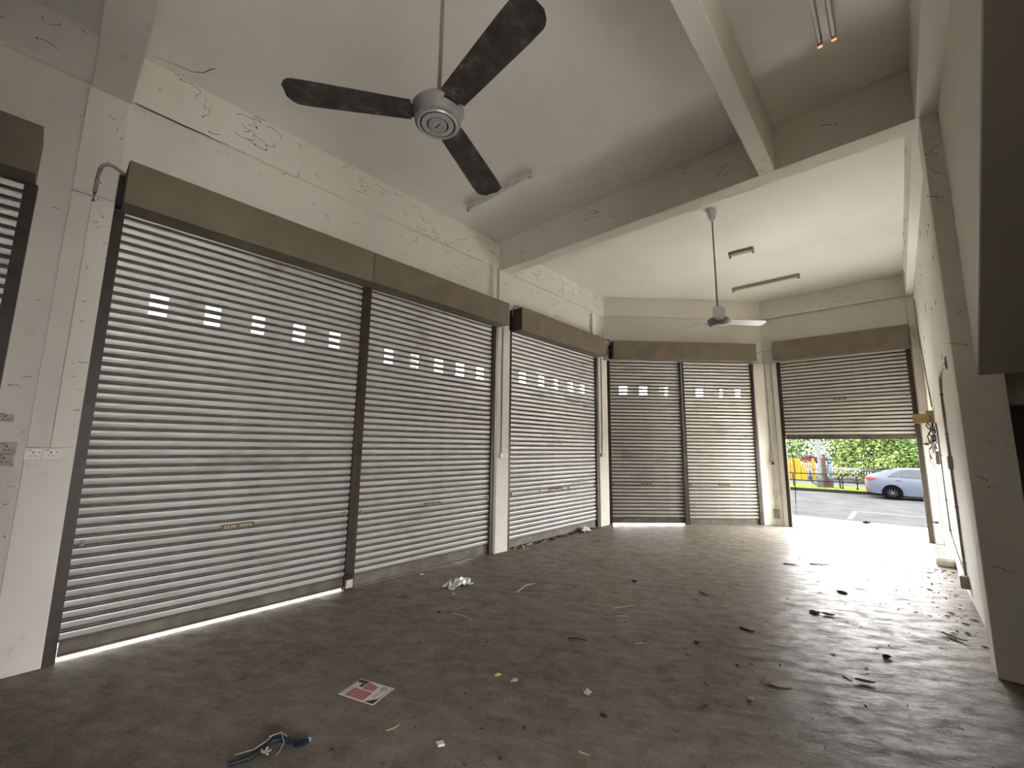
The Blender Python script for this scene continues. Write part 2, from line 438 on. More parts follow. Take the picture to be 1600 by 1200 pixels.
def shutter(label, loc, rz, W, slot_top, holes, gap, lockz, plate, plate_mat, guides=(0.065, 0.065), zend=3.40, bottom=None, group='roller shutters', extra_hooks=()):
    t = empty('roller_shutter', (loc[0], loc[1], 0), rz)
    tag(t, label, 'roller shutter', group)
    if bottom is None:
        c = slot_top - 0.062                      # base of the topmost slotted slat
        n = int((c - (gap + 0.075)) // PITCH); z0 = c - n * PITCH; top_i = n
    else:
        z0 = bottom + 0.075; top_i = -99
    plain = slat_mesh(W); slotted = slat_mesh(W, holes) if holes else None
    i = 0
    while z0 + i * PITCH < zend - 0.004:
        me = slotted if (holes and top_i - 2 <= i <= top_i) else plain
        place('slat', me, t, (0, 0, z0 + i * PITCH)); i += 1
    gz = gap if bottom is None else bottom
    b = MB().box(0.005, W - 0.005, -0.012, 0.004, gz, z0 + 0.006).box(0.005, W - 0.005, -0.034, -0.012, gz, gz + 0.012).box(0.005, W - 0.005, -0.018, -0.012, z0 - 0.012, z0 - 0.004)
    b.build('bottom_bar', M['bar'], t, local=True)
    # slot covers behind the slots that are shut
    for h in holes or []:
        if h[2] != 'open':
            s = MB()
            for k in range(3):
                zb = z0 + (top_i - k) * PITCH
                if h[2] == 'half': s.box(h[0] + 0.02, h[1] - 0.05, 0.001, 0.003, zb + 0.035, zb + 0.067)
                else: s.box(h[0] + 0.005, h[1] - 0.012, -0.010, -0.008, zb + 0.041, zb + 0.0605)
            s.build('slot_cover', M['slat'], t, local=True)
    # guides
    for (u0, u1, side) in ((-guides[0], 0.0, 0), (W, W + guides[1], 1)):
        g = MB()
        zt = 3.40
        web = (u0, u0 + 0.012) if side == 0 else (u1 - 0.012, u1)
        g.box(web[0], web[1], -0.055, 0.02, 0, zt)
        g.box(u0 if side else u0 + 0.012, u1 - 0.012 if side else u1, -0.055, -0.043, 0, zt)
        g.box(u0 if side else u0 + 0.012, u1 - 0.012 if side else u1, 0.008, 0.02, 0, zt)
        g.box((u0 if side else u1 - 0.006), (u0 + 0.006 if side else u1), -0.043, -0.030, 0, zt)
        g.build('guide_rail', M['brown_dark'], t, local=True)
    # lock: two rods, end hooks and a plate
    if lockz:
        r = MB(); y = -0.044
        r.tube([(0.03, y, lockz), (plate[0], y, lockz)], 0.009, 8); r.tube([(plate[1], y, lockz), (W - 0.03, y, lockz)], 0.009, 8)
        lk = r.build('lock_rod', M['rod'], t, local=True, smooth=True)
        for u in (0.045, W - 0.045) + tuple(extra_hooks):
            k = MB().box(u - 0.012, u + 0.012, -0.056, -0.024, lockz - 0.018, lockz + 0.018).lathe([(0.011, 0), (0.011, 0.01)], (u, -0.058, lockz - 0.005), 10)
            place('rod_bracket', k.mesh('rod_bracket', M['conduit_grey']), t)
        p = MB().box(plate[0], plate[1], -0.055, -0.026, lockz - 0.020, lockz + 0.020)
        po = p.build('lock_plate', plate_mat[0], t, local=True, bevel=0.003)
        g = MB(); glyphs(g, plate[0] + 0.02, plate[1] - 0.02, lockz - 0.011, lockz + 0.011, -0.0562, -0.055, int(W * 1000))
        g.build('plate_lettering', plate_mat[1], po, local=True)
    return t


XW = -4.575
L90 = math.radians(90); L45 = math.radians(45)
O = 'open'
# far-left bay
shutter('dark shutter cut off by the left edge, left of the scuffed pillar', (XW, -2.70, 0), L90, 2.42, 2.75, None, 0.0, 0.80, (1.0, 1.2), (M['rust_plate'], M['pale_print']), bottom=0.005)
shutter('widest nearest shutter, five slots, light under its bottom edge', (XW, 0.262, 0), L90, 2.11, 2.775,
        [(0.225, 0.36, O), (0.61, 0.745, O), (0.99, 1.115, O), (1.37, 1.505, O), (1.75, 1.885, O)], 0.034, 0.805, (0.92, 1.18), (M['rust_plate'], M['pale_print']), guides=(0.065, 0.05))
shutter('left-wall shutter with a yellow lock plate, right of the nearest one', (XW, 2.475, 0), L90, 2.07, 2.705,
        [(0.22, 0.355, O), (0.60, 0.735, 'shut'), (0.98, 1.14, O), (1.36, 1.52, O), (1.755, 1.915, O)], 0.003, 0.805, (0.92, 1.16), (M['rust_plate'], M['yellow_sticker']), guides=(0.05, 0.065))
shutter('single shutter between two white pillars at the far left', (XW, 4.975, 0), L90, 2.58, 2.765,
        [(0.22, 0.39, O), (0.73, 0.89, 'shut'), (1.16, 1.31, 'half'), (1.62, 1.79, 'half'), (2.03, 2.20, 'half')], 0.004, 0.81, (1.02, 1.42), (M['rust_plate'], M['pale_print']), extra_hooks=(0.76, 1.60))
kc = 8.895
a, b_ = P2(2.53, kc)
shutter('left one of the two corner shutters, daylight under its edge', (a, b_, 0), L45, 1.515, 2.845,
        [(0.20, 0.385, O), (0.635, 0.82, O), (1.09, 1.265, 'half')], 0.028, 0.805, (0.62, 0.84), (M['rust_plate'], M['pale_print']), guides=(0.06, 0.045))
a, b_ = P2(4.145, kc)
shutter('right one of the two corner shutters, yellow lock plate', (a, b_, 0), L45, 1.49, 2.825,
        [(0.26, 0.43, O), (0.69, 0.86, 'half'), (1.13, 1.26, 'shut')], 0.003, 0.805, (0.65, 0.88), (M['rust_plate'], M['yellow_sticker']), guides=(0.045, 0.06))
shutter('half-raised shutter over the bright doorway', (-1.745, 10.505, 0), 0.0, 1.985, 2.75, None, 0, 2.555, (0.86, 1.06), (M['rust_plate'], M['pale_print']), bottom=1.765)


def housing(label, loc, rz, u0, u1, z0, z1, seams=(), depth=0.27):
    t = empty('shutter_housing', (loc[0], loc[1], z0), rz); tag(t, label, 'shutter box', 'shutter housings')
    h = z1 - z0
    body = MB().box(u0 + 0.004, u1 - 0.004, -depth + 0.004, 0.0, 0.0, h)
    body.build('casing', M['brown'], t, local=True)
    cuts = [u0] + list(seams) + [u1]
    for i in range(len(cuts) - 1):
        f = MB().box(cuts[i] + 0.002, cuts[i + 1] - 0.002, -depth - 0.002, -depth + 0.004, -0.012, h + 0.004)
        f.box(cuts[i] + 0.002, cuts[i + 1] - 0.002, -depth + 0.004, -depth + 0.03, -0.012, -0.001)
        f.build('front_panel', M['brown'], t, local=True)
    e = MB().box(u0 - 0.001, u0 + 0.004, -depth + 0.004, -0.002, 0.0, h)
    e.build('end_plate', M['brown_dark'], t, local=True)
    br = MB().box(u0 - 0.035, u0 - 0.001, -0.10, -0.005, 0.02, h - 0.06)
    br.build('end_bracket', M['black'], t, local=True)
    return t


housing('brown shutter box cut off by the left edge', (-4.57, 0, 0), L90, -2.75, -0.225, 3.40, 3.745)
housing('longest brown shutter box with a seam, above the two nearest shutters', (-4.57, 0, 0), L90, 0.232, 4.66, 3.40, 3.74, (2.356,))
housing('short brown shutter box above the single shutter', (-4.57, 0, 0), L90, 4.97, 7.60, 3.40, 3.765)
a, b_ = P2(0, 8.89)
housing('brown shutter box across the corner', (a, b_, 0), L45, 2.56, 5.66, 3.43, 3.79)
housing('brown shutter box above the half-open doorway', (0, 10.5, 0), 0.0, -1.82, 0.315, 3.43, 3.81)

# padlock on the mullion foot
t = empty('padlock', (-4.508, 2.395, 0.03)); tag(t, 'grey lock at the foot of the bar between the two nearest shutters', 'lock')
MB().box(-4.518, -4.490, 2.375, 2.450, 0.03, 0.115).build('lock_body', M['conduit'], t, bevel=0.006)
MB().tube([(-4.504, 2.39, 0.11), (-4.504, 2.39, 0.15), (-4.504, 2.405, 0.172), (-4.504, 2.425, 0.172), (-4.504, 2.438, 0.15), (-4.504, 2.438, 0.11)], 0.006, 8).build('shackle', M['black'], t, smooth=True)


# =================================================================== CEILING FANS
def blade_mesh(R, w_root, w_tip, twist, r0=0.135):
    n = 30; top = []; prof = []
    L = R - r0
    for i in range(n + 1):
        s = i / n
        hw = (w_root + (w_tip - w_root) * min(1, s * 1.3)) / 2
        if s > 0.88: hw *= max(0.42, (1 - ((s - 0.88) / 0.12) ** 3) ** 0.5)
        prof.append((r0 + L * s, hw))
    mb = MB(); v = []; cols = 7
    for (r, hw) in prof:
        for j in range(cols):
            c = -1 + 2 * j / (cols - 1)
            camber = 0.004 * (1 - c * c)
            tw = math.radians(twist)
            y = c * hw; z = camber
            v.append((r, y * math.cos(tw), z + y * math.sin(tw)))
    m = len(v); v += [(p[0], p[1], p[2] - 0.004) for p in v]
    f = []
    for i in range(n):
        for j in range(cols - 1):
            a0 = i * cols + j
            f.append((a0, a0 + 1, a0 + cols + 1, a0 + cols)); f.append((m + a0, m + a0 + cols, m + a0 + cols + 1, m + a0 + 1))
    for i in range(n):
        for e in (0, cols - 1):
            a0 = i * cols + e; f.append((a0, a0 + cols, m + a0 + cols, m + a0))
    for j in range(cols - 1):
        for e in (0, n):
            a0 = e * cols + j; f.append((a0, a0 + 1, m + a0 + 1, m + a0))
    mb.add(v, f); return mb


def fan(label, loc, ang, R, blade_mat, hub_mat, ring_mat, rod_mat, canopy_mat, w=(0.125, 0.165)):
    t = empty('ceiling_fan', loc); tag(t, label, 'ceiling fan', 'ceiling fans')
    H = ZC - loc[2]
    MB().lathe([(0.0105, 0.09), (0.0105, H - 0.10)], n=14).build('down_rod', rod_mat, t, True, True)
    MB().lathe([(0.012, H - 0.16), (0.030, H - 0.15), (0.052, H - 0.09), (0.062, H - 0.02), (0.062, H)], n=24).build('canopy', canopy_mat, t, True, True)
    MB().lathe([(0.0, -0.062), (0.108, -0.062), (0.116, -0.056), (0.119, -0.03), (0.128, 0.0), (0.134, 0.014), (0.118, 0.035), (0.085, 0.055), (0.040, 0.075), (0.028, 0.12), (0.0, 0.12)], n=40).build('motor_housing', hub_mat, t, True, True)
    cap = MB().lathe([(0.099, -0.061), (0.104, -0.066), (0.099, -0.072), (0.092, -0.070), (0.090, -0.0625), (0.083, -0.0625), (0.081, -0.069), (0.056, -0.071), (0.054, -0.064), (0.048, -0.064), (0.046, -0.071), (0.036, -0.072), (0.034, -0.066), (0.030, -0.066), (0.028, -0.072), (0.0, -0.073)], n=40)
    c = cap.build('hub_cap', ring_mat, t, True, True)
    MB().box(-0.020, 0.020, -0.002, 0.002, -0.0745, -0.072).build('badge', M['black'], c, local=True)
    for (r_a, r_b) in ((0.0835, 0.0895), (0.0485, 0.0535), (0.0305, 0.0335)):
        MB().lathe([(r_a, -0.0655), (r_b, -0.0655), (r_b, -0.064), (r_a, -0.064)], n=40).build('groove', M['black'], c, local=True)
    bm_ = blade_mesh(R, *w).mesh('blade', blade_mat, True)
    ir = MB().box(0.09, 0.165, -0.040, 0.040, -0.004, 0.004).box(0.13, 0.175, -0.03, 0.03, -0.009, -0.003)
    for (bx, by) in ((0.155, -0.02), (0.155, 0.02), (0.145, 0.0)):
        ir.lathe([(0.007, -0.015), (0.007, -0.008)], (bx, by, 0), 8)
    irm = ir.mesh('blade_iron', blade_mat)
    for k in range(3):
        aa = math.radians(ang + 120 * k)
        place('blade', bm_, t, (0, 0, 0), (0, 0, aa)); place('blade_iron', irm, t, (0, 0, -0.006), (0, 0, aa))
    return t


fan('grimy dark-bladed ceiling fan hanging near the viewer', (-1.61, 1.185, 3.24), -7.2, 0.735, M['fan_dirty'], M['fan_grey'], M['fan_ring'], M['fan_rod'], M['fan_grey'], (0.140, 0.172, -4))
fan('clean white ceiling fan in the far bay', (-1.645, 5.90, 3.235), 47.0, 0.66, M['fan_white'], M['fan_grey'], M['fan_white'], M['fan_grey'], M['fan_white'], (0.13, 0.14, -13))


# =================================================================== FLUORESCENT FITTINGS
def fitting(label, c, L, rz, tubes, cas, width=0.06, caps=None, tubeless=False):
    t = empty('fluorescent_fitting', (c[0], c[1], ZC), rz); tag(t, label, 'lamp fitting', 'fluorescent fittings')
    MB().prism([(-width / 2, 0), (-width / 2 + 0.008, -0.045), (width / 2 - 0.008, -0.045), (width / 2, 0)], -L / 2, L / 2, axis='x').build('casing', cas, t, local=True)
    for ty in tubes:
        for s in (-1, 1):
            MB().box(s * L / 2 - 0.014 - (0.012 if s > 0 else -0.012), s * L / 2 + 0.014 - (0.012 if s > 0 else -0.012), ty - 0.016, ty + 0.016, -0.092, -0.004).build('tube_holder', caps or cas, t, local=True)
        if not tubeless:
            tu = MB(); n = 12; v = []; h = L / 2 - 0.026
            for x in (-h, h):
                for j in range(n):
                    q = 2 * math.pi * j / n; v.append((x, ty + 0.0135 * math.cos(q), -0.074 + 0.0135 * math.sin(q)))
            tu.add(v, [(j, (j + 1) % n, n + (j + 1) % n, n + j) for j in range(n)] + [tuple(range(n)), tuple(range(n, 2 * n))])
            tb = tu.build('tube', M['tube'], t, local=True, smooth=True)
            cp = MB()
            for s in (-1, 1):
                x = s * (h - 0.012)
                cp.lathe([(0.0142, -0.012), (0.0142, 0.012)], (0, 0, 0), 12)
                for q in range(len(cp.v) - 24, len(cp.v)):
                    vx, vy, vz = cp.v[q]; cp.v[q] = (x + vz, ty + vx, -0.074 + vy)
            cp.build('end_cap', caps or M['fan_grey'], tb, local=True)
    return t


fitting('white single-tube fitting on the near ceiling beside the dark fan', (-3.54, 3.60), 1.16, 0.0, (-0.012,), M['fix_white'])
fitting('twin-tube fitting with copper ends at the top right ceiling', (-0.142, 3.22), 1.20, L90, (-0.045, 0.045), M['fix_white'], 0.065, M['copper'])
fitting('short tubeless fitting behind the white fan', (-1.665, 7.48), 0.37, 0.03, (0.0,), M['fix_grey'], 0.11, tubeless=True)
fitting('long fitting on the far ceiling near the corner', (-1.68, 9.21), 1.16, 0.0, (-0.012,), M['fix_grey'], 0.075)


# =================================================================== SOCKETS, CONDUITS
def socket(label, loc, rz, w=0.082, h=0.076, mat=None, pins=True, group='wall sockets'):
    t = empty('wall_socket', loc, rz); tag(t, label, 'socket', group)
    MB().box(-w / 2, w / 2, -0.032, 0, -h / 2, h / 2).build('back_box', mat or M['plastic'], t, local=True, bevel=0.004)
    f = MB().box(-w / 2 - 0.001, w / 2 + 0.001, -0.038, -0.032, -h / 2 - 0.001, h / 2 + 0.001).build('face_plate', mat or M['plastic'], t, local=True, bevel=0.002)
    if pins:
        MB().box(-0.004, 0.004, -0.0388, -0.0378, 0.006, 0.017).box(-0.015, -0.007, -0.0388, -0.0378, -0.014, -0.009).box(0.007, 0.015, -0.0388, -0.0378, -0.014, -0.009).build('pin_holes', M['black'], f, local=True)
        MB().box(0.022, 0.032, -0.042, -0.038, 0.006, 0.022).build('rocker', M['plastic_dim'], f, local=True)
        MB().box(-0.032, -0.010, -0.0388, -0.0378, 0.026, 0.030).build('marking', M['black'], f, local=True)
    return t


socket('left one of the pair of white sockets on the scuffed pillar', (-4.5, -0.010, 1.455), L90)
socket('right one of the pair of white sockets on the scuffed pillar', (-4.5, 0.074, 1.455), L90)
socket('upper of the two stacked sockets at the left edge', (-4.57, -0.135, 1.495), L90, mat=M['plastic_dim'])
socket('lower of the two stacked sockets at the left edge', (-4.57, -0.140, 1.415), L90, mat=M['plastic_dim'])
socket('small grubby socket above the stacked ones at the left edge', (-4.57, -0.165, 1.70), L90, 0.07, 0.05, mat=M['plastic_dim'])
socket('white socket on the pillar between double and single shutter', (-4.49, 4.765, 1.405), L90, 0.17, 0.075)
socket('white socket on the pillar left of the corner shutters', (-4.5, 7.72, 1.40), L90, 0.11, 0.075)
socket('white socket left of the doorway with a black plug', (-2.0, 10.45, 1.36), 0.0, 0.09, 0.13)
socket('dark grey socket low down left of the doorway', (-1.99, 10.45, 0.24), 0.0, 0.10, 0.19, mat=M['conduit_grey'])
t = tag(empty('plug', (-1.99, 10.412, 1.30)), 'black round plug in the socket left of the doorway', 'plug')
MB().lathe([(0.0, -0.03), (0.028, -0.03), (0.034, 0.0), (0.028, 0.03), (0.0, 0.03)], (-1.99, 10.385, 1.27), 16).build('body', M['cable'], t, smooth=True)


def conduit(label, path, r=0.011, mat=None, name='conduit', cat='conduit', clips=(), clipmat=None, smooth=True):
    p0 = path[0]
    t = empty(name, (p0[0], p0[1], min(q[2] for q in path))); tag(t, label, cat)
    MB().tube(path, r, 10).build('pipe', mat or M['conduit'], t, smooth=smooth)
    for c in clips:
        MB().box(c[0] - 0.016, c[0] + 0.016, c[1] - 0.016, c[1] + 0.016, c[2] - 0.008, c[2] + 0.008).build('clip', clipmat or M['conduit_grey'], t)
    return t


def arc(c, r, a0, a1, n, f):
    return [f(c, r * math.cos(a0 + (a1 - a0) * i / n), r * math.sin(a0 + (a1 - a0) * i / n)) for i in range(n + 1)]


xa = -4.489
conduit('grey flexible pipe curling from the long shutter box onto the scuffed pillar',
        [(xa + 0.01, 0.225, 3.70), (xa, 0.20, 3.715), (xa, 0.16, 3.735), (xa, 0.125, 3.738), (xa, 0.095, 3.715), (xa, 0.080, 3.67), (xa, 0.074, 3.58), (xa, 0.073, 3.47), (xa - 0.006, 0.072, 3.40)], 0.012, M['conduit_grey'])
MBc = M['conduit']
conduit('slim vertical conduit running down the pillar right of the double shutter', [(-4.478, 4.715, 3.40), (-4.478, 4.72, 1.44)], 0.011, M['conduit_grey'])
conduit('slim vertical conduit running down the pillar left of the corner shutters', [(-4.489, 7.735, 3.40), (-4.489, 7.715, 1.44)], 0.010, M['conduit_grey'])
conduit('thin curved cable above the short shutter box by the middle pillar',
        [(-4.45, 4.90, 3.62), (-4.45, 4.91, 3.74), (-4.43, 4.94, 3.80), (-4.41, 4.985, 3.81), (-4.40, 5.02, 3.785), (-4.40, 5.03, 3.77)], 0.008, M['conduit_grey'])
conduit('vertical conduit on the pillar left of the doorway', [(-2.02, 10.438, 3.40), (-2.0, 10.438, 1.43)], 0.012, M['conduit'], clips=[(-2.012, 10.438, 2.6), (-2.006, 10.438, 2.0)])
conduit('second thin pipe on the pillar left of the doorway', [(-1.91, 10.437, 3.40), (-1.885, 10.437, 0.02)], 0.008, M['conduit_grey'])
conduit('hanging cable between the sockets left of the doorway', [(-1.99, 10.40, 1.24), (-2.0, 10.425, 1.05), (-1.99, 10.43, 0.86), (-2.02, 10.42, 0.80), (-2.03, 10.42, 0.72), (-2.0, 10.43, 0.66), (-1.97, 10.425, 0.72), (-1.98, 10.43, 0.60), (-1.99, 10.425, 0.34)], 0.004, M['plastic_dim'], cat='cable', name='cable')
conduit('looped cables between the two housings left of the doorway', [(-2.14, 10.28, 3.62), (-2.10, 10.32, 3.64), (-2.05, 10.40, 3.69), (-2.0, 10.43, 3.66), (-1.93, 10.42, 3.69), (-1.86, 10.38, 3.71), (-1.82, 10.36, 3.70)], 0.007, M['conduit_grey'], cat='cable', name='cable')
conduit('black cable bunch in the gap at the left end of the corner box', [(-4.42, 7.597, 3.70), (-4.40, 7.62, 3.72), (-4.36, 7.66, 3.76), (-4.31, 7.70, 3.77), (-4.24, 7.79, 3.72), (-4.26, 7.82, 3.62), (-4.36, 7.80, 3.52), (-4.46, 7.84, 3.44), (-4.49, 7.86, 3.38)], 0.010, M['cable'], cat='cable', name='cable')
conduit('small loop of wire on top of the short shutter box at its far end', [(-4.47, 7.50, 3.77), (-4.46, 7.49, 3.83), (-4.45, 7.54, 3.87), (-4.44, 7.59, 3.85), (-4.44, 7.61, 3.78)], 0.007, M['conduit_grey'], cat='cable', name='cable')

# right wall
xr = 0.414
t = conduit('long conduit with a bent top and a junction box on the right wall', [(0.425, 6.10, 2.44), (xr, 6.35, 2.44), (xr, 6.62, 2.43), (xr, 6.80, 2.38), (xr, 6.87, 2.28), (xr, 6.90, 2.1), (xr, 6.90, 0.13)], 0.013, M['conduit_grey'],
            clips=[(xr, 6.90, 2.2), (xr, 6.90, 1.75), (xr, 6.90, 0.95), (xr, 6.90, 0.36)])
MB().box(0.388, 0.43, 6.84, 6.97, 1.36, 1.50).build('junction_box', M['plastic_dim'], t, bevel=0.005)
MB().box(0.36, 0.43, 6.82, 6.98, 0.10, 0.23).build('floor_box', M['plastic_dim'], t, bevel=0.005)
MB().box(0.424, 0.431, 6.02, 6.14, 2.38, 2.50).build('knockout', M['black'], t)
conduit('shorter conduit beside the cable bundle on the right wall', [(xr, 8.52, 1.95), (xr, 8.44, 1.90), (xr, 8.42, 1.8), (xr, 8.40, 0.50), (xr, 8.30, 0.44), (xr, 7.7, 0.30), (xr, 6.98, 0.18)], 0.011, M['conduit_grey'],
        clips=[(xr, 8.41, 1.5), (xr, 8.40, 0.9), (xr, 8.40, 0.5)])
conduit('thin conduit from the ceiling down to the plywood board on the right wall', [(xr + 0.003, 9.95, 3.9), (xr + 0.003, 9.96, 3.6), (xr + 0.003, 9.3, 2.7), (xr + 0.003, 8.95, 2.22)], 0.009, M['conduit_grey'])
conduit('dark wire dangling at the top right corner of the doorway box', [(0.33, 10.36, 3.79), (0.37, 10.3, 3.75), (0.40, 10.2, 3.80), (0.415, 10.05, 3.90), (0.415, 9.95, 4.08), (0.41, 9.9, 4.18)], 0.010, M['conduit_grey'], cat='cable', name='cable')
t = tag(empty('plywood_board', (0.32, 9.0, 1.98)), 'pale plywood board fixed out from the right wall by the doorway', 'board')
MB().box(0.192, 0.43, 8.99, 9.015, 1.975, 2.12).build('board', M['wood'], t, bevel=0.003)
MB().box(0.345, 0.43, 8.985, 9.06, 2.115, 2.165).build('top_block', M['wood'], t, bevel=0.003)
MB().box(0.213, 0.225, 8.985, 8.99, 2.045, 2.057).build('screw', M['black'], t)
MB().tube([(0.37, 8.983, 2.09), (0.40, 8.983, 2.06), (0.38, 8.983, 2.03), (0.41, 8.983, 2.02), (0.37, 8.983, 1.99)], 0.005, 6).build('stapled_wire', M['cable'], t)

rnd = random.Random(5)
t = tag(empty('cable_bundle', (0.40, 8.95, 1.35)), 'tangle of black and white wires hanging under the plywood board', 'cables')
for k in range(9):
    L = rnd.uniform(0.25, 0.62); x0 = rnd.uniform(0.345, 0.41); y0 = rnd.uniform(8.86, 8.97)
    pts = [(min(0.42, x0 + rnd.uniform(-0.03, 0.03) * (i > 0)), y0 + rnd.uniform(-0.03, 0.03), 1.975 - L * i / 8) for i in range(9)]
    MB().tube(pts, rnd.choice([0.006, 0.008, 0.010]), 6).build('wire', M['cable'] if k % 3 else M['cable_white'], t, smooth=True)
MB().box(0.375, 0.418, 8.70, 8.82, 1.37, 1.56).build('control_box', M['plastic_dim'], t, bevel=0.005)
MB().tube([(0.33, 8.93, 1.62), (0.325, 8.95, 1.40), (0.36, 8.95, 1.36), (0.385, 8.94, 1.40), (0.37, 8.93, 1.66)], 0.007, 6).build('wire', M['cable_white'], t, smooth=True)
conduit('thin white wire trailing down the right wall to the coil on the floor', [(0.405, 8.95, 1.38), (0.412, 9.05, 0.9), (0.405, 9.2, 0.5), (0.36, 9.3, 0.2), (0.33, 9.28, 0.06)], 0.004, M['cable_white'], cat='cable', name='cable')
t = tag(empty('wire_coil', (0.30, 9.15, 0)), 'loose coil of pale wire on the floor right of the doorway', 'wire coil')
for k in range(7):
    cx, cy = 0.31 + rnd.uniform(-0.05, 0.03), 9.15 + rnd.uniform(-0.12, 0.15); r = rnd.uniform(0.05, 0.11); tl = rnd.uniform(-0.35, 0.35)
    pts = [(min(0.42, cx + r * 0.7 * math.cos(q)), cy + r * 1.5 * math.sin(q), max(0.008, 0.02 + k * 0.012 + r * tl * math.cos(q) + abs(r * 0.4 * math.sin(q)))) for q in [2 * math.pi * i / 16 for i in range(16)]]
    MB().tube(pts, 0.006, 6).build('wire_loop', M['cable_white'] if k % 2 else M['conduit_grey'], t, smooth=True)
t = tag(empty('rounded_box', (0.34, 8.65, 0)), 'cream rounded plastic box lying on the floor against the right wall', 'box')
MB().prism([(8.50, 0), (8.82, 0), (8.82, 0.07), (8.78, 0.10), (8.70, 0.115), (8.62, 0.115), (8.54, 0.10), (8.50, 0.07)], 0.245, 0.425, axis='x').build('shell', M['plastic'], t, bevel=0.01)
MB().box(0.24, 0.245, 8.53, 8.79, 0.012, 0.085).build('front_plate', M['plastic_dim'], t)
for (lab, z) in (('black bolt stub on the right door jamb, upper', 1.68), ('black bolt stub on the right door jamb, lower', 0.36)):
    o = MB().box(0.335, 0.385, 10.37, 10.40, z - 0.018, z + 0.018).box(0.30, 0.335, 10.385, 10.398, z - 0.008, z + 0.008).build('bolt_stub', M['black'])
    tag(o, lab, 'bolt')

conduit('thin dark cable hanging across the left side of the open doorway', [(-1.70, 10.62, 1.77), (-1.69, 10.62, 1.60), (-1.665, 10.62, 1.35), (-1.655, 10.62, 1.1), (-1.68, 10.62, 0.55), (-1.69, 10.62, 0.12), (-1.70, 10.60, 0.008), (-1.62, 10.57, 0.006)], 0.007, simple('outdoor_black_cable', (0.0015, 0.0015, 0.002), 0.9, spec=0.0), cat='cable', name='cable')

# =================================================================== COBWEBS (dusty strands on beams and pillars)
def webs(name, label, spots, seed, axis):
    rnd = random.Random(seed); mb = MB()
    for (p, s) in spots:
        pts = []; q = Vector(p); d = rnd.uniform(0, 6.28)
        for i in range(rnd.randint(4, 9)):
            pts.append(tuple(q)); d += rnd.uniform(-0.9, 0.9)
            du, dz = math.cos(d) * s, math.sin(d) * s * 0.7
            if axis == 'x': q = q + Vector((0, du, dz))
            elif axis == 'y': q = q + Vector((du, 0, dz))
            elif axis == 'z': q = q + Vector((du, dz, 0))
            else: q = q + Vector((du / R2, du / R2, dz))
            q.z = min(q.z, 4.812)
        k = len(pts); mb.tube(pts, [rnd.uniform(0.0008, 0.0026) for _ in range(k)], 5)
        if rnd.random() < 0.5: mb.tube([pts[0], tuple(Vector(pts[0]) + (Vector(pts[1]) - Vector(pts[0])) * 0.35)], 0.0045, 5)
    o = mb.build(name, M['web']); tag(o, label, 'cobweb', None, 'stuff'); return o


rnd = random.Random(11)
webs('cobweb', 'dusty black cobweb strands along the beam over the left shutters', [((-4.526, rnd.uniform(0.3, 4.6), rnd.uniform(4.40, 4.80)), rnd.uniform(0.012, 0.045)) for _ in range(46)]
     + [((-4.526, rnd.uniform(4.95, 7.9), rnd.uniform(4.42, 4.78)), rnd.uniform(0.01, 0.03)) for _ in range(40)], 1, 'x')
webs('cobweb', 'cobweb specks on the wall just above the left shutter boxes', [((-4.566, rnd.uniform(0.3, 4.5), rnd.uniform(3.78, 4.36)), rnd.uniform(0.008, 0.025)) for _ in range(14)]
     + [((-4.566, rnd.uniform(5.0, 7.4), rnd.uniform(3.80, 4.36)), rnd.uniform(0.008, 0.025)) for _ in range(14)], 2, 'x')
webs('cobweb', 'cobweb strands on the scuffed left pillar', [((-4.496, rnd.uniform(0.075, 0.185), rnd.uniform(1.6, 4.25)), rnd.uniform(0.004, 0.009)) for _ in range(22)], 3, 'x')
webs('cobweb', 'cobweb strands on the wall left of the scuffed pillar', [((-4.566, rnd.uniform(-0.2, -0.06), rnd.uniform(0.4, 4.2)), rnd.uniform(0.004, 0.010)) for _ in range(12)]
     + [((-4.526, rnd.uniform(-1.2, -0.1), rnd.uniform(4.4, 4.8)), rnd.uniform(0.01, 0.03)) for _ in range(14)], 4, 'x')
webs('cobweb', 'cobweb strands on the beam above the corner shutters', [((*P2(rnd.uniform(2.5, 5.85), 8.842), rnd.uniform(4.43, 4.78)), rnd.uniform(0.01, 0.035)) for _ in range(26)], 5, 'c')
webs('cobweb', 'cobweb strands on the beam above the doorway', [((rnd.uniform(-1.95, 0.3), 10.446, rnd.uniform(4.43, 4.75)), rnd.uniform(0.01, 0.035)) for _ in range(18)], 6, 'y')
webs('cobweb', 'few black cobwebs on the shadowed side of the crossing beam', [((rnd.uniform(-4.4, 0.2), 4.646, rnd.uniform(4.40, 4.78)), rnd.uniform(0.015, 0.04)) for _ in range(16)], 7, 'y')
webs('cobweb', 'black cobwebs on the big shadowed right pillar', [((rnd.uniform(0.375, 0.46), 4.646, z), 0.016) for z in (4.0, 3.95, 3.85, 3.6, 3.57, 2.6, 2.35, 1.35, 1.3, 0.75)], 8, 'y')
webs('cobweb', 'black cobwebs on the right wall and its beam', [((0.426, rnd.uniform(5.0, 10.0), rnd.uniform(2.5, 4.3)), rnd.uniform(0.01, 0.03)) for _ in range(16)]
     + [((0.326, rnd.uniform(5.0, 10.0), rnd.uniform(4.4, 4.8)), rnd.uniform(0.01, 0.03)) for _ in range(10)], 9, 'x')

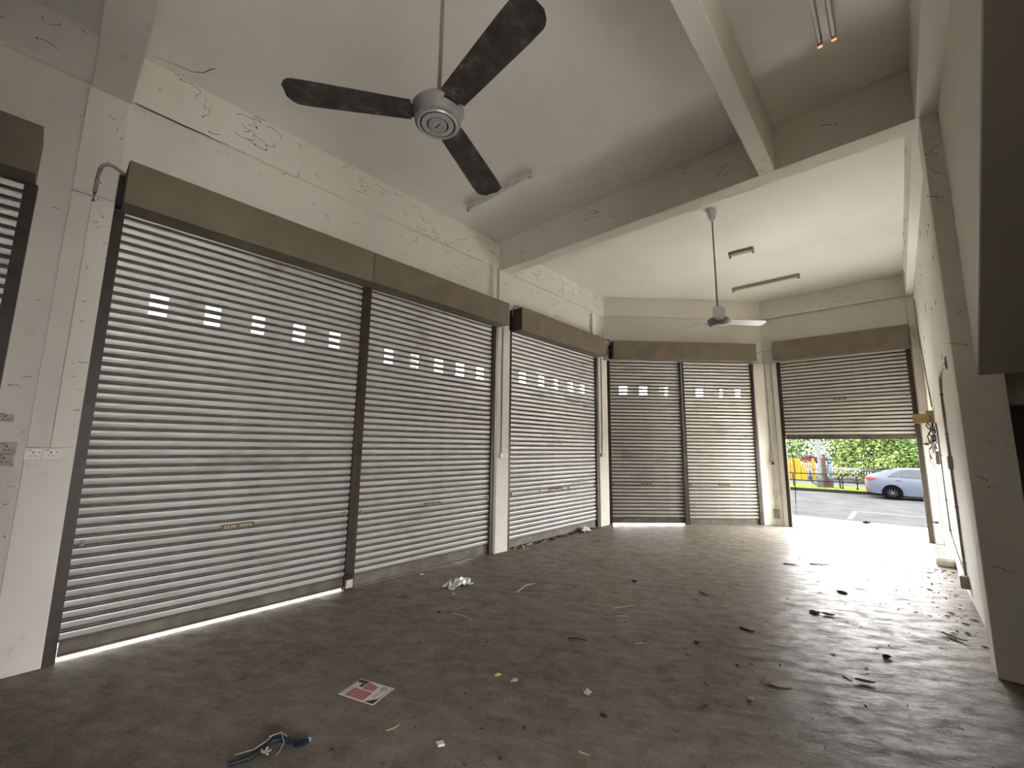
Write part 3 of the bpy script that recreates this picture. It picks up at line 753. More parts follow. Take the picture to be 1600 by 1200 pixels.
crk = MB()
crk.tube([(-4.524, 0.22, 4.372), (-4.524, 0.29, 4.368), (-4.524, 0.42, 4.372), (-4.524, 0.55, 4.366), (-4.524, 0.70, 4.374), (-4.524, 0.80, 4.370), (-4.524, 0.90, 4.376)], [0.003, 0.005, 0.0045, 0.006, 0.0045, 0.003, 0.0015], 5)  # crack along the beam edge, modelled as a dark strand
tag(crk.build('cobweb', M['web']), 'long dark crack along the lower edge of the left beam, by the scuffed pillar', 'cobweb')
crk = MB()
crk.tube([(-4.45, 0.27, 4.813), (-4.40, 0.42, 4.812), (-4.37, 0.55, 4.813), (-4.31, 0.61, 4.812), (-4.23, 0.64, 4.812), (-4.18, 0.67, 4.813)], [0.001, 0.0015, 0.002, 0.003, 0.0035, 0.002], 5)  # thin dark line on the ceiling, modelled as a strand
tag(crk.build('cobweb', M['web']), 'single thin dark line on the near ceiling above the scuffed pillar', 'cobweb')
# =================================================================== LITTER ON THE FLOOR
def lump_mesh(seed, sx, sy, sz, mat, n=2, jag=0.35, name='lump'):
    rnd = random.Random(seed); bm = bmesh.new(); bmesh.ops.create_icosphere(bm, subdivisions=n, radius=1)
    for v in bm.verts:
        k = 1 + rnd.uniform(-jag, jag); v.co = Vector((v.co.x * sx * k, v.co.y * sy * k, max(0.0, (v.co.z * k + 0.75) * sz * 0.57)))
    me = bpy.data.meshes.new(name); bm.to_mesh(me); bm.free(); me.materials.append(mat); return me


def lump(name, label, cat, xy, s, mat, seed, n=2, jag=0.35, group=None, rz=0):
    o = bpy.data.objects.new(name, lump_mesh(seed, s[0] * 0.72, s[1] * 0.72, s[2] * 0.72, mat, n, jag, name)); COL.objects.link(o)
    o.location = (xy[0], xy[1], 0.0); o.rotation_euler = (0, 0, rz); tag(o, label, cat, group); return o


def stick(label, path, r, mat, name='twig', cat='twig', group=None):
    mb = MB(); k = len(path); r *= 0.62
    mb.tube([(x, y, r + z) for (x, y, z) in path], [r * (1.0 if i < k - 1 else 0.6) for i in range(k)], 6)
    o = mb.build(name, mat, smooth=True); tag(o, label, cat, group); return o


# flyer: u along the near edge, v along the text lines
fo = Vector((-2.745, 1.444)); fu = Vector((0.264, 0.088)); fv = Vector((-0.060, 0.187))
t = tag(empty('flyer', (-2.64, 1.58, 0)), 'red and white printed flyer lying on the dark floor', 'flyer')


def FQ(mb, pts, z0, z1):
    mb.prism([(fo.x + fu.x * u + fv.x * v, fo.y + fu.y * u + fv.y * v) for (u, v) in pts], z0, z1)


def FR(mb, u0, u1, v0, v1, z0, z1): FQ(mb, [(u0, v0), (u1, v0), (u1, v1), (u0, v1)], z0, z1)


s = MB(); FR(s, 0, 1, 0, 1, 0.001, 0.003); s.build('sheet', M['paper'], t)
s = MB()
for i, u in enumerate([0.16, 0.245, 0.335, 0.425, 0.515, 0.60]):
    FR(s, u, u + 0.068, 0.05, 0.50 - 0.0 * i, 0.003, 0.0033)
for i, u in enumerate([0.33, 0.415, 0.50, 0.585]):
    FR(s, u, u + (0.068 if i < 3 else 0.05), 0.56, 0.93 - 0.03 * i, 0.003, 0.0033)
s.build('red_text_block', M['red_print'], t)['kind'] = 'stuff'
s = MB()
FR(s, 0.035, 0.30, 0.80, 0.965, 0.003, 0.0034); FR(s, 0.19, 0.29, 0.62, 0.78, 0.003, 0.0034)
FR(s, 0.02, 0.03, 0.04, 0.96, 0.003, 0.0034); FR(s, 0.955, 0.972, 0.02, 0.97, 0.003, 0.0034)
FQ(s, [(0.74, 0.035), (0.95, 0.035), (0.95, 0.33)], 0.003, 0.0034)
for k in range(10): FR(s, 0.80, 0.825, 0.28 + 0.04 * k, 0.305 + 0.04 * k, 0.003, 0.0034)
for k in range(8): FR(s, 0.085, 0.105, 0.12 + 0.05 * k, 0.15 + 0.05 * k, 0.003, 0.0034)
ring = [(0.80 + 0.075 * math.cos(q), 0.82 + 0.11 * math.sin(q)) for q in [2 * math.pi * i / 20 for i in range(20)]]
ring2 = [(0.80 + 0.055 * math.cos(q), 0.82 + 0.085 * math.sin(q)) for q in [2 * math.pi * i / 20 for i in range(20)]]
for i in range(20): FQ(s, [ring[i], ring[(i + 1) % 20], ring2[(i + 1) % 20], ring2[i]], 0.003, 0.0034)
FR(s, 0.765, 0.835, 0.805, 0.835, 0.003, 0.0034)
s.build('black_print', M['black_print'], t)['kind'] = 'stuff'

# strap
t = tag(empty('strap', (-2.48, 1.02, 0)), 'torn navy strap with a cyan tip at the bottom edge', 'strap')
MB().tube([(-2.55, 0.80, 0.010), (-2.52, 0.88, 0.014), (-2.53, 0.945, 0.018), (-2.545, 1.0, 0.03), (-2.52, 1.035, 0.03), (-2.485, 1.06, 0.02), (-2.465, 1.085, 0.016)],
          [0.016, 0.020, 0.022, 0.025, 0.024, 0.018, 0.020], 8, flat=0.6).build('webbing', M['navy'], t, smooth=True)
MB().tube([(-2.47, 1.08, 0.014), (-2.445, 1.085, 0.018), (-2.43, 1.105, 0.02), (-2.428, 1.13, 0.018)], [0.018, 0.03, 0.03, 0.02], 8, flat=0.45).build('end_flap', M['navy'], t, smooth=True)
MB().tube([(-2.430, 1.128, 0.018), (-2.422, 1.142, 0.018)], [0.02, 0.016], 8, flat=0.5).build('tip', M['cyan'], t, smooth=True)
for k, pth in enumerate([[(-2.56, 0.83, 0.03), (-2.52, 0.90, 0.04), (-2.53, 0.96, 0.045), (-2.55, 1.0, 0.05)], [(-2.52, 1.03, 0.05), (-2.48, 1.03, 0.03), (-2.46, 1.0, 0.008), (-2.455, 0.98, 0.004)], [(-2.55, 0.98, 0.05), (-2.53, 1.03, 0.056), (-2.50, 1.05, 0.04)]]):
    MB().tube(pth, 0.0010, 5).build('loose_thread', M['cable_white'], t)
for k in range(5):
    q = k * 1.3
    MB().tube([(-2.485, 0.945, 0.02), (-2.485 + 0.025 * math.cos(q), 0.945 + 0.025 * math.sin(q), 0.022 + 0.004 * k)], 0.006, 6, flat=0.5).build('frayed_lining', M['grey_wad'], t)

# clear plastic bag
def crumple(name, label, xy, sx, sy, sz, seed, mat, cat):
    rnd = random.Random(seed); mb = MB(); n = 13; v = []
    for i in range(n):
        for j in range(n):
            x = (i / (n - 1) - 0.5) * 2; y = (j / (n - 1) - 0.5) * 2; r = math.hypot(x, y)
            h = max(0, 1 - r * r * 0.6) * rnd.uniform(0.25, 1.0) * sz
            k = 1 + rnd.uniform(-0.18, 0.18)
            v.append((xy[0] + x * sx * k / (1 + 0.25 * r), xy[1] + y * sy * k / (1 + 0.25 * r), 0.003 + h))
    f = [(i * n + j, (i + 1) * n + j, (i + 1) * n + j + 1, i * n + j + 1) for i in range(n - 1) for j in range(n - 1)]
    mb.add(v, f); m = len(v)
    mb.add([(p[0], p[1], max(0.001, p[2] - 0.0015)) for p in v], [tuple(reversed(q)) for q in f])
    o = mb.build(name, mat, recalc=False); tag(o, label, cat); return o


crumple('plastic_bag', 'crumpled clear plastic bag on the floor before the second shutter', (-3.80, 3.34), 0.10, 0.20, 0.10, 3, M['film'], 'plastic bag')
crumple('paper_wad', 'white crumpled litter at the foot of the single shutter', (-4.46, 7.02), 0.06, 0.16, 0.10, 4, M['paper'], 'litter')
lump('pebble', 'white chip beside the clear plastic bag', 'pebble', (-3.63, 3.13), (0.02, 0.015, 0.014), M['paper'], 31)
lump('pebble', 'white chip by the bottom bar of the second shutter', 'pebble', (-4.42, 3.30), (0.03, 0.03, 0.02), M['paper'], 32)
stick('pale peeled twig right of the plastic bag', [(-3.185, 3.64, 0), (-3.20, 3.74, 0.01), (-3.235, 3.83, 0.012), (-3.225, 4.0, 0.0)], 0.008, M['straw'])
stick('pale twig below the plastic bag, nearer the viewer', [(-3.235, 2.78, 0), (-3.11, 2.80, 0.004), (-2.99, 2.80, 0)], 0.006, M['straw'])
stick('very thin straw above the pale twig', [(-3.30, 2.86, 0), (-3.26, 2.96, 0)], 0.003, M['straw'])
stick('forked pale twig in the middle of the floor', [(-2.20, 3.95, 0), (-2.12, 4.05, 0.01), (-2.09, 4.16, 0.0)], 0.007, M['straw'])
stick('short pale twig just below the forked one', [(-2.09, 3.79, 0), (-2.02, 3.83, 0.006), (-2.0, 3.86, 0)], 0.007, M['straw'])
stick('dark flat stick in the middle of the floor', [(-2.15, 3.10, 0), (-2.08, 3.15, 0), (-2.01, 3.165, 0)], 0.008, M['dirt'])
stick('pale sliver right of the dark flat stick', [(-1.70, 3.38, 0), (-1.66, 3.46, 0)], 0.005, M['straw'])
stick('thin bent pale stem at the lower right floor', [(-0.84, 3.52, 0.006), (-0.81, 3.50, 0.012), (-0.79, 3.46, 0), (-0.73, 3.46, 0), (-0.66, 3.51, 0)], 0.006, M['straw'])
stick('dark splinter left of the brown leaf', [(-0.43, 3.93, 0), (-0.375, 3.90, 0)], 0.005, M['dirt'])
stick('dark twig lying across the middle right floor', [(-1.18, 4.32, 0), (-1.10, 4.30, 0), (-1.06, 4.315, 0)], 0.009, M['dirt'])
stick('thin dark twig left of the dark twig on the middle right floor', [(-1.76, 5.05, 0), (-1.65, 4.98, 0)], 0.007, M['dirt'])
stick('dark stick near the glossy patch by the doorway', [(-1.32, 7.05, 0), (-1.18, 7.1, 0)], 0.012, M['dirt'])
stick('longer dark stick in the glossy patch by the doorway', [(-1.05, 7.30, 0), (-0.82, 7.42, 0)], 0.012, M['dirt'])
stick('pale stick low in the middle of the foreground', [(-1.36, 2.05, 0), (-1.30, 2.06, 0)], 0.005, M['straw'])
stick('tiny bent straw below the flyer', [(-2.22, 1.46, 0), (-2.20, 1.51, 0.005), (-2.20, 1.535, 0.012)], 0.004, M['straw'])


def leaf(label, xy, L, W_, rz, mat, curl=0.008):
    L *= 0.85; W_ *= 0.8
    mb = MB(); n = 9; v = []; f = []
    for i in range(n):
        s = i / (n - 1); w = math.sin(math.pi * s ** 0.8) * W_ + 0.001
        z = 0.004 + curl * (2 * s - 1) ** 2
        for c in (-1, 0, 1):
            v.append((s * L - L / 2, c * w, z + abs(c) * curl * 0.8))
    for i in range(n - 1):
        for j in range(2):
            a0 = i * 3 + j; f.append((a0, a0 + 1, a0 + 4, a0 + 3))
    m = len(v); v += [(p[0], p[1], p[2] + 0.0015) for p in v]; f += [tuple(m + q for q in reversed(ff)) for ff in f]
    mb.add(v, f)
    t = empty('dry_leaf', (xy[0], xy[1], 0), rz); tag(t, label, 'leaf')
    mb.build('leaf_blade', mat, t, local=True, recalc=False)
    MB().tube([(-L / 2 - 0.03, 0, 0.006 + curl), (-L / 2, 0, 0.005 + curl), (0, 0, 0.006), (L / 2, 0, 0.006 + curl)], 0.0018, 5).build('leaf_stem', mat, t, local=True)
    return t


leaf('brown curled dry leaf at the lower right floor', (-0.31, 3.93), 0.13, 0.035, 0.3, M['dry_leaf'])
leaf('yellow-brown leaf close to the right wall', (0.20, 5.35), 0.22, 0.035, -0.6, M['dry_leaf'])
leaf('dark leaf far out in the glossy patch', (-0.64, 5.22), 0.12, 0.04, 0.2, M['dirt'])
leaf('greenish folded leaf right of the grey wad', (-1.02, 2.88), 0.08, 0.02, 0.9, M['dry_leaf'])
lump('fruit_peel', 'small yellow scrap on the foreground floor', 'litter', (-2.17, 2.29), (0.022, 0.032, 0.018), M['yellow_leaf'], 41, jag=0.45)
lump('stone', 'flat grey stone right of the yellow scrap', 'stone', (-2.05, 2.32), (0.03, 0.035, 0.014), M['grey_wad'], 42)
lump('paper_wad', 'grey flower-like paper wad on the foreground floor', 'litter', (-1.62, 2.53), (0.036, 0.036, 0.026), M['grey_wad'], 43, jag=0.75)
lump('stone', 'dark flat stone right of the grey wad', 'stone', (-1.42, 2.40), (0.03, 0.022, 0.01), M['dirt'], 44)
lump('mud_clod', 'black clod in the middle distance', 'clod', (-2.44, 4.87), (0.05, 0.04, 0.02), M['dirt'], 45)
lump('pebble', 'pale stone right of the black clod', 'stone', (-2.315, 4.99), (0.035, 0.035, 0.018), M['grey_wad'], 46)
lump('mud_clod', 'black clod left of the pale twig', 'clod', (-3.34, 2.71), (0.022, 0.022, 0.015), M['dirt'], 47)
lump('mud_clod', 'small dark clod right of the thin straw sliver', 'clod', (-1.35, 3.75), (0.03, 0.02, 0.018), M['dirt'], 48)
lump('mud_clod', 'dark spiky clod near the lower right leaf', 'clod', (-0.21, 4.51), (0.03, 0.03, 0.03), M['dirt'], 49, jag=0.7)
lump('mud_clod', 'dark oval clod in the glossy patch', 'clod', (-0.61, 6.13), (0.06, 0.06, 0.025), M['dirt'], 50)
lump('mud_clod', 'dark clod pair in the glossy patch, left of the dark leaf', 'clod', (-0.74, 5.20), (0.05, 0.05, 0.025), M['dirt'], 51, jag=0.5)
lump('stone', 'white-topped stone below the bent pale stem', 'stone', (-0.83, 3.18), (0.022, 0.022, 0.022), M['grey_wad'], 52)
t = MB(); t.prism([(-1.945, 1.585), (-1.91, 1.575), (-1.893, 1.605), (-1.925, 1.62)], 0.002, 0.012)
tag(t.build('paper_scrap', M['paper'], bevel=0.002), 'small square white scrap at the bottom of the picture', 'litter')
t = MB(); t.prism([(-4.44, 4.62), (-4.13, 4.72), (-4.17, 5.02), (-4.42, 4.97)], 0.001, 0.010)
tag(t.build('cardboard_scrap', simple('brown_card', (0.20, 0.15, 0.09), 0.8, noise=0.3, nscale=12)), 'brown flat card at the foot of the middle pillar', 'cardboard')
t = tag(empty('dirt_pile', (-4.44, 5.6, 0)), 'heap of dark sweepings along the foot of the single shutter', 'sweepings', None, 'stuff')
rnd = random.Random(77)
mb = MB()
for k in range(160):
    y = rnd.uniform(5.0, 7.5); x = -4.54 + abs(rnd.gauss(0, 0.05)); s = rnd.uniform(0.006, 0.03)
    mb.tube([(x, y, s * 0.5), (x + rnd.uniform(-s, s), y + rnd.uniform(-2, 2) * s, s * 0.6)], [s * 0.6, s * 0.3], 5)
mb.build('sweepings', M['dirt'], t)
t['kind'] = 'stuff'
# loose grit scattered over the whole floor
def grit(name, label, mat, n, seed, smin, smax, area):
    rnd = random.Random(seed); mb = MB()
    for k in range(n):
        x, y = rnd.uniform(area[0], area[1]), rnd.uniform(area[2], area[3])
        if y - x > 12.2 : continue
        s = smin + (smax - smin) * rnd.random() ** 3; a = rnd.uniform(0, 3.14); e = rnd.uniform(0.8, 2.6)
        c, sn = math.cos(a) * s, math.sin(a) * s
        mb.tube([(x - c * e, y - sn * e, s * 0.4), (x, y, s * 0.5), (x + c * e, y + sn * e, s * 0.35)], [s * 0.4, s * 0.7, s * 0.3], 5, flat=0.6)
    o = mb.build(name, mat); tag(o, label, 'grit', None, 'stuff'); return o


grit('grit', 'dark grit and crumbs strewn over the cement floor', M['dirt'], 900, 21, 0.002, 0.009, (-4.3, 0.3, 1.0, 10.2))
grit('grit', 'pale grit and crumbs strewn over the cement floor', M['straw'], 260, 22, 0.0015, 0.007, (-4.3, 0.3, 1.0, 9.5))
grit('grit', 'dark crumbs gathered along the foot of the right wall', M['dirt'], 110, 23, 0.003, 0.016, (0.10, 0.40, 5.0, 8.3))

# =================================================================== OUTSIDE
def car():
    t = empty('car', (0.9, 27.95, -0.70)); tag(t, 'light grey-blue saloon parked across the road, rear end in view', 'car')
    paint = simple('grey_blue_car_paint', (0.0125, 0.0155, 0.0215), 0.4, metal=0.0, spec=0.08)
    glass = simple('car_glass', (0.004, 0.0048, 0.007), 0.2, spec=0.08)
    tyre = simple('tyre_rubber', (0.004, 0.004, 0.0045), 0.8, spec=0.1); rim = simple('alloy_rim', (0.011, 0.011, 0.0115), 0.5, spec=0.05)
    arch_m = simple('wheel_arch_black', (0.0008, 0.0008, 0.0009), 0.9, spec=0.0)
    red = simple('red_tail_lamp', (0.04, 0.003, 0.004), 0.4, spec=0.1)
    X0 = -1.39; yc = 27.95; HWd = 0.90; zg = -0.70
    # station: x, underside, sill, belt/deck height, roof height, width factor, roof half width
    st = [(0.00, 0.42, 0.46, 0.86, 0.88, 0.78, 0.60), (0.05, 0.30, 0.34, 0.99, 1.02, 0.86, 0.66), (0.16, 0.25, 0.30, 1.05, 1.09, 0.93, 0.70), (0.40, 0.20, 0.26, 1.05, 1.18, 0.98, 0.68),
          (0.75, 0.18, 0.24, 1.04, 1.32, 1.0, 0.64), (1.10, 0.17, 0.22, 1.02, 1.41, 1.0, 0.62), (1.60, 0.17, 0.20, 1.00, 1.465, 1.0, 0.615), (2.2, 0.17, 0.20, 0.98, 1.46, 1.0, 0.61),
          (2.7, 0.17, 0.20, 0.97, 1.37, 1.0, 0.62), (3.1, 0.17, 0.20, 0.96, 1.20, 1.0, 0.66), (3.45, 0.17, 0.21, 0.94, 1.02, 0.99, 0.74), (3.9, 0.18, 0.22, 0.90, 0.94, 0.97, 0.76), (4.3, 0.20, 0.26, 0.80, 0.84, 0.92, 0.72), (4.55, 0.28, 0.34, 0.66, 0.70, 0.80, 0.60), (4.62, 0.38, 0.42, 0.58, 0.60, 0.70, 0.5)]
    v = []; f = []; n = 12
    for (x, u, s_, be, rf, wf, rw) in st:
        hw = HWd * wf
        half = [(hw * 0.80, u), (hw * 0.97, s_), (hw * 1.0, s_ + (be - s_) * 0.45), (hw * 0.985, s_ + (be - s_) * 0.8), (hw * 0.94, be), (min(hw * 0.9, rw + 0.05), rf - 0.05 if rf - be > 0.1 else rf - 0.01)]
        ring = [(-a_, z) for (a_, z) in half] + [(a_, z) for (a_, z) in reversed(half)]
        ring[5] = (-min(rw, hw * 0.85), rf - 0.012); ring[6] = (min(rw, hw * 0.85), rf - 0.012)
        for (y, z) in ring: v.append((X0 + x, yc + y, zg + z))
    for i in range(len(st) - 1):
        for j in range(n):
            f.append((i * n + j, i * n + (j + 1) % n, (i + 1) * n + (j + 1) % n, (i + 1) * n + j))
    f.append(tuple(range(n))); f.append(tuple((len(st) - 1) * n + j for j in range(n)))
    MB().add(v, f).build('body', paint, t, smooth=True)

    def side_y(x, z, s_):        # y of the body skin at a station height (for panes laid on it)
        for i in range(len(st) - 1):
            if st[i][0] <= x <= st[i + 1][0]:
                k = (x - st[i][0]) / (st[i + 1][0] - st[i][0]); q = [st[i][c] + (st[i + 1][c] - st[i][c]) * k for c in range(7)]
                hw = HWd * q[5]; z1, y1, z2, y2 = q[3], hw * 0.94, q[4] - 0.012, min(q[6], hw * 0.85)
                k2 = max(0, min(1, (z - z1) / max(0.02, z2 - z1))); return yc + s_ * (y1 + (y2 - y1) * k2 + 0.035)
        return yc
    for s_ in (-1, 1):
        for nm, poly in (('quarter_window', [(0.86, 1.06), (1.20, 1.06), (1.24, 1.32), (1.05, 1.22)]), ('rear_side_window', [(1.25, 1.06), (2.08, 1.03), (2.05, 1.39), (1.62, 1.395), (1.29, 1.34)]), ('front_side_window', [(2.15, 1.03), (3.02, 1.01), (2.72, 1.28), (2.45, 1.375), (2.12, 1.39)])):
            mb = MB(); n_ = len(poly)
            mb.add([(X0 + x, side_y(x, z, s_), zg + z) for (x, z) in poly] + [(X0 + x, side_y(x, z, s_) - s_ * 0.05, zg + z) for (x, z) in poly],
                   [tuple(range(n_)), tuple(range(2 * n_ - 1, n_ - 1, -1))] + [(i, (i + 1) % n_, n_ + (i + 1) % n_, n_ + i) for i in range(n_)])
            mb.build(nm, glass, t)
        yy = yc + s_ * (HWd * 0.985)
        MB().box(X0 + 1.12, X0 + 1.32, yy - 0.02, yy + 0.025, zg + 0.885, zg + 0.915).build('door_handle', paint, t)
        MB().box(X0 + 2.2, X0 + 2.4, yy - 0.02, yy + 0.025, zg + 0.875, zg + 0.905).build('door_handle', paint, t)
        mb = MB(); yb = yc + s_ * HWd * 0.80
        mb.prism([(X0 + 0.01, zg + 0.92), (X0 + 0.20, zg + 0.86), (X0 + 0.56, zg + 0.935), (X0 + 0.35, zg + 0.98), (X0 + 0.08, zg + 0.99)], min(yb, yc + s_ * HWd * 0.965), max(yb, yc + s_ * HWd * 0.965), axis='y')
        mb.build('tail_lamp', red, t)
        mb = MB(); mb.prism([(X0 + 0.01, zg + 0.47), (X0 + 0.20, zg + 0.36), (X0 + 0.30, zg + 0.38), (X0 + 0.12, zg + 0.49)], min(yb, yc + s_ * HWd * 0.93), max(yb, yc + s_ * HWd * 0.93), axis='y'); mb.build('rear_reflector', red, t)
        for wx in (0.975, 3.70):
            w = MB(); c = (X0 + wx, yc + s_ * 0.80, zg + 0.32)
            w.lathe([(0.20, -0.11), (0.30, -0.11), (0.32, -0.08), (0.32, 0.08), (0.30, 0.11), (0.20, 0.11)], (0, 0, 0), 28)
            w.v = [(c[0] + p[0], c[1] + p[2], c[2] + p[1]) for p in w.v]
            wo = w.build('wheel', tyre, t, smooth=True)
            a_ = MB(); a_.lathe([(0.34, -0.05), (0.375, -0.05), (0.375, 0.05), (0.34, 0.05)], (0, 0, 0), 28)
            a_.v = [(c[0] + p[0], c[1] + s_ * 0.075 + p[2], c[2] + p[1]) for p in a_.v]
            a_.build('wheel_arch', arch_m, t, smooth=True)
            r_ = MB()
            for k in range(12):
                q = 2 * math.pi * k / 12; rr = 0.205
                p0 = (c[0] + 0.05 * math.cos(q), c[1] + s_ * 0.115, c[2] + 0.05 * math.sin(q)); p1 = (c[0] + rr * math.cos(q), c[1] + s_ * 0.118, c[2] + rr * math.sin(q))
                r_.tube([p0, p1], 0.014, 6)
            h = MB().lathe([(0.0, -0.01), (0.06, -0.01), (0.06, 0.012), (0.0, 0.012)], (0, 0, 0), 16); h.v = [(c[0] + p[0], c[1] + s_ * 0.118 + p[2], c[2] + p[1]) for p in h.v]
            r_.add(h.v, h.f)
            h = MB().lathe([(0.200, -0.01), (0.225, -0.01), (0.225, 0.012), (0.200, 0.012)], (0, 0, 0), 28); h.v = [(c[0] + p[0], c[1] + s_ * 0.115 + p[2], c[2] + p[1]) for p in h.v]
            r_.add(h.v, h.f); r_.build('alloy_rim', rim, wo)
    mb = MB(); mb.add([(X0 + 0.42, yc - 0.62, zg + 1.195), (X0 + 0.42, yc + 0.62, zg + 1.195), (X0 + 1.08, yc + 0.56, zg + 1.41), (X0 + 1.08, yc - 0.56, zg + 1.41)] , [(0, 1, 2, 3)])
    mb.add([(p[0], p[1], p[2] - 0.012) for p in mb.v[:4]], [(3, 2, 1, 0)]); mb.build('rear_window', glass, t)
    mb = MB(); mb.add([(X0 + 2.72, yc - 0.58, zg + 1.375), (X0 + 2.72, yc + 0.58, zg + 1.375), (X0 + 3.42, yc + 0.66, zg + 1.05), (X0 + 3.42, yc - 0.66, zg + 1.05)], [(0, 1, 2, 3)])
    mb.add([(p[0], p[1], p[2] - 0.012) for p in mb.v[:4]], [(3, 2, 1, 0)]); mb.build('windscreen', glass, t)
    return t


car()
# roadside railing
t = tag(empty('roadside_railing', (-3.0, 30.5, -0.56)), 'low metal railing along the verge across the road', 'railing')
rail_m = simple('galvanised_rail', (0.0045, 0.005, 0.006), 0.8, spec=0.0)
for z in (0.19, -0.21):
    MB().tube([(-9, 30.5, z), (4, 30.5, z)], 0.03, 8).build('rail', rail_m, t, smooth=True)
for x in (-8.4, -6.6, -4.85, -3.0 + 0.35, -0.9, 0.9, 2.7):
    MB().tube([(x, 30.5, -0.56), (x, 30.5, 0.21)], 0.035, 8).build('post', rail_m, t, smooth=True)
MB().tube([(-4.0, 30.35, 0.38), (-3.97, 30.35, 0.2), (-3.98, 30.35, -0.1), (-3.9, 30.35, -0.32), (-3.7, 30.35, -0.42)], 0.03, 8).build('bent_bar', rail_m, t, smooth=True)
# poles
t = tag(empty('utility_pole', (-3.52, 30.9, -0.56)), 'pale concrete utility pole behind the railing', 'pole')
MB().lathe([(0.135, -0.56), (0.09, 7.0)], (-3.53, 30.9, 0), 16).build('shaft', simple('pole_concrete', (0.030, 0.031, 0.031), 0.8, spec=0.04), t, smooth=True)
MB().box(-3.75, -3.395, 30.75, 31.05, -0.56, -0.05).build('foot', simple('foot_concrete', (0.02, 0.021, 0.019), 0.9, spec=0.04), t, bevel=0.05)
sg = MB().prism([(-4.22, 0.36), (-3.95, 0.36), (-3.92, 0.50), (-4.25, 0.50)], 30.8, 30.95, axis='y').build('sign_board', simple('white_sign', (0.035, 0.036, 0.037), 0.6, spec=0.04), t)
MB().box(-3.97, -3.60, 30.86, 30.89, 0.42, 0.45).build('sign_bracket', rail_m, t)
o = MB().lathe([(0.075, -0.56), (0.075, 1.25)], (-3.30, 30.75, 0), 12).build('brown_post', simple('rust_pipe', (0.014, 0.007, 0.0055), 0.8, noise=0.3, nscale=6, spec=0.04), smooth=True); tag(o, 'rust-brown post beside the concrete pole', 'post')
t = tag(empty('blue_post', (-3.10, 30.85, -0.56)), 'light blue post with dark bands beside the brown one', 'post')
blue = simple('pale_blue_paint', (0.019, 0.029, 0.037), 0.6, spec=0.04)
MB().lathe([(0.115, -0.56), (0.115, 1.12), (0.10, 1.25), (0.0, 1.27)], (-3.10, 30.85, 0), 14).build('shaft', blue, t, smooth=True)
for z in (0.80, 0.98): MB().lathe([(0.12, z), (0.12, z + 0.07)], (-3.10, 30.85, 0), 14).build('band', rail_m, t, smooth=True)
MB().lathe([(0.13, -0.56), (0.13, -0.06)], (-3.10, 30.85, 0), 14).build('painted_base', simple('red_brown_base', (0.018, 0.010, 0.009), 0.8, spec=0.04), t, smooth=True)
# yellow fence
yel = simple('yellow_fence_paint', (0.055, 0.026, 0.0012), 0.6, spec=0.04)
yel2 = simple('bright_yellow_paint', (0.058, 0.037, 0.002), 0.6, spec=0.04)


def fence(label, x0, x1, y, z0, z1, step, post_every, pm):
    t = tag(empty('yellow_fence', ((x0 + x1) / 2, y, z0)), label, 'fence', 'yellow fences')
    pk = MB().box(-0.035, 0.035, -0.02, 0.02, 0, z1 - z0 - 0.06).mesh('picket', yel)
    n = int((x1 - x0) / step)
    for i in range(n + 1): place('picket', pk, t, (x0 + i * step - t.location.x, 0, 0))
    for z in (z0 + 0.12, z1 - 0.16): MB().box(x0, x1, y + 0.02, y + 0.06, z, z + 0.07).build('fence_rail', yel, t)
    x = x0
    while x <= x1 + 0.01:
        MB().box(x - 0.09, x + 0.09, y - 0.08, y + 0.08, -0.58, z1 + 0.08).build('fence_post', pm, t); x += post_every
    return t


fence('yellow picket fence left of the concrete pole', -12.0, -4.75, 38.0, 0.12, 0.85, 0.15, 1.45, yel2)
fence('lower yellow picket fence right of the concrete pole', -4.2, 6.0, 38.2, -0.25, 0.62, 0.15, 2.2, yel)
t = tag(empty('yellow_cabinet', (-5.70, 37.5, -0.58)), 'yellow roadside cabinet in front of the left yellow fence', 'cabinet')
MB().box(-5.98, -5.45, 37.3, 37.7, -0.58, 0.92).build('body', yel2, t, bevel=0.02)
MB().box(-5.95, -5.70, 37.285, 37.3, 0.0, 0.85).build('door', yel, t); MB().box(-5.45, -5.1, 37.35, 37.65, -0.58, 0.36).build('side_box', yel2, t, bevel=0.02)
o = MB().tube([(-3.9, 36.5, 0.30), (7.5, 36.5, 0.30)], 0.11, 8, flat=1.0).build('guard_rail', simple('white_rail_paint', (0.034,0.035,0.036), 0.6, spec=0.04), smooth=True); tag(o, 'white horizontal guard rail in front of the right yellow fence', 'railing')


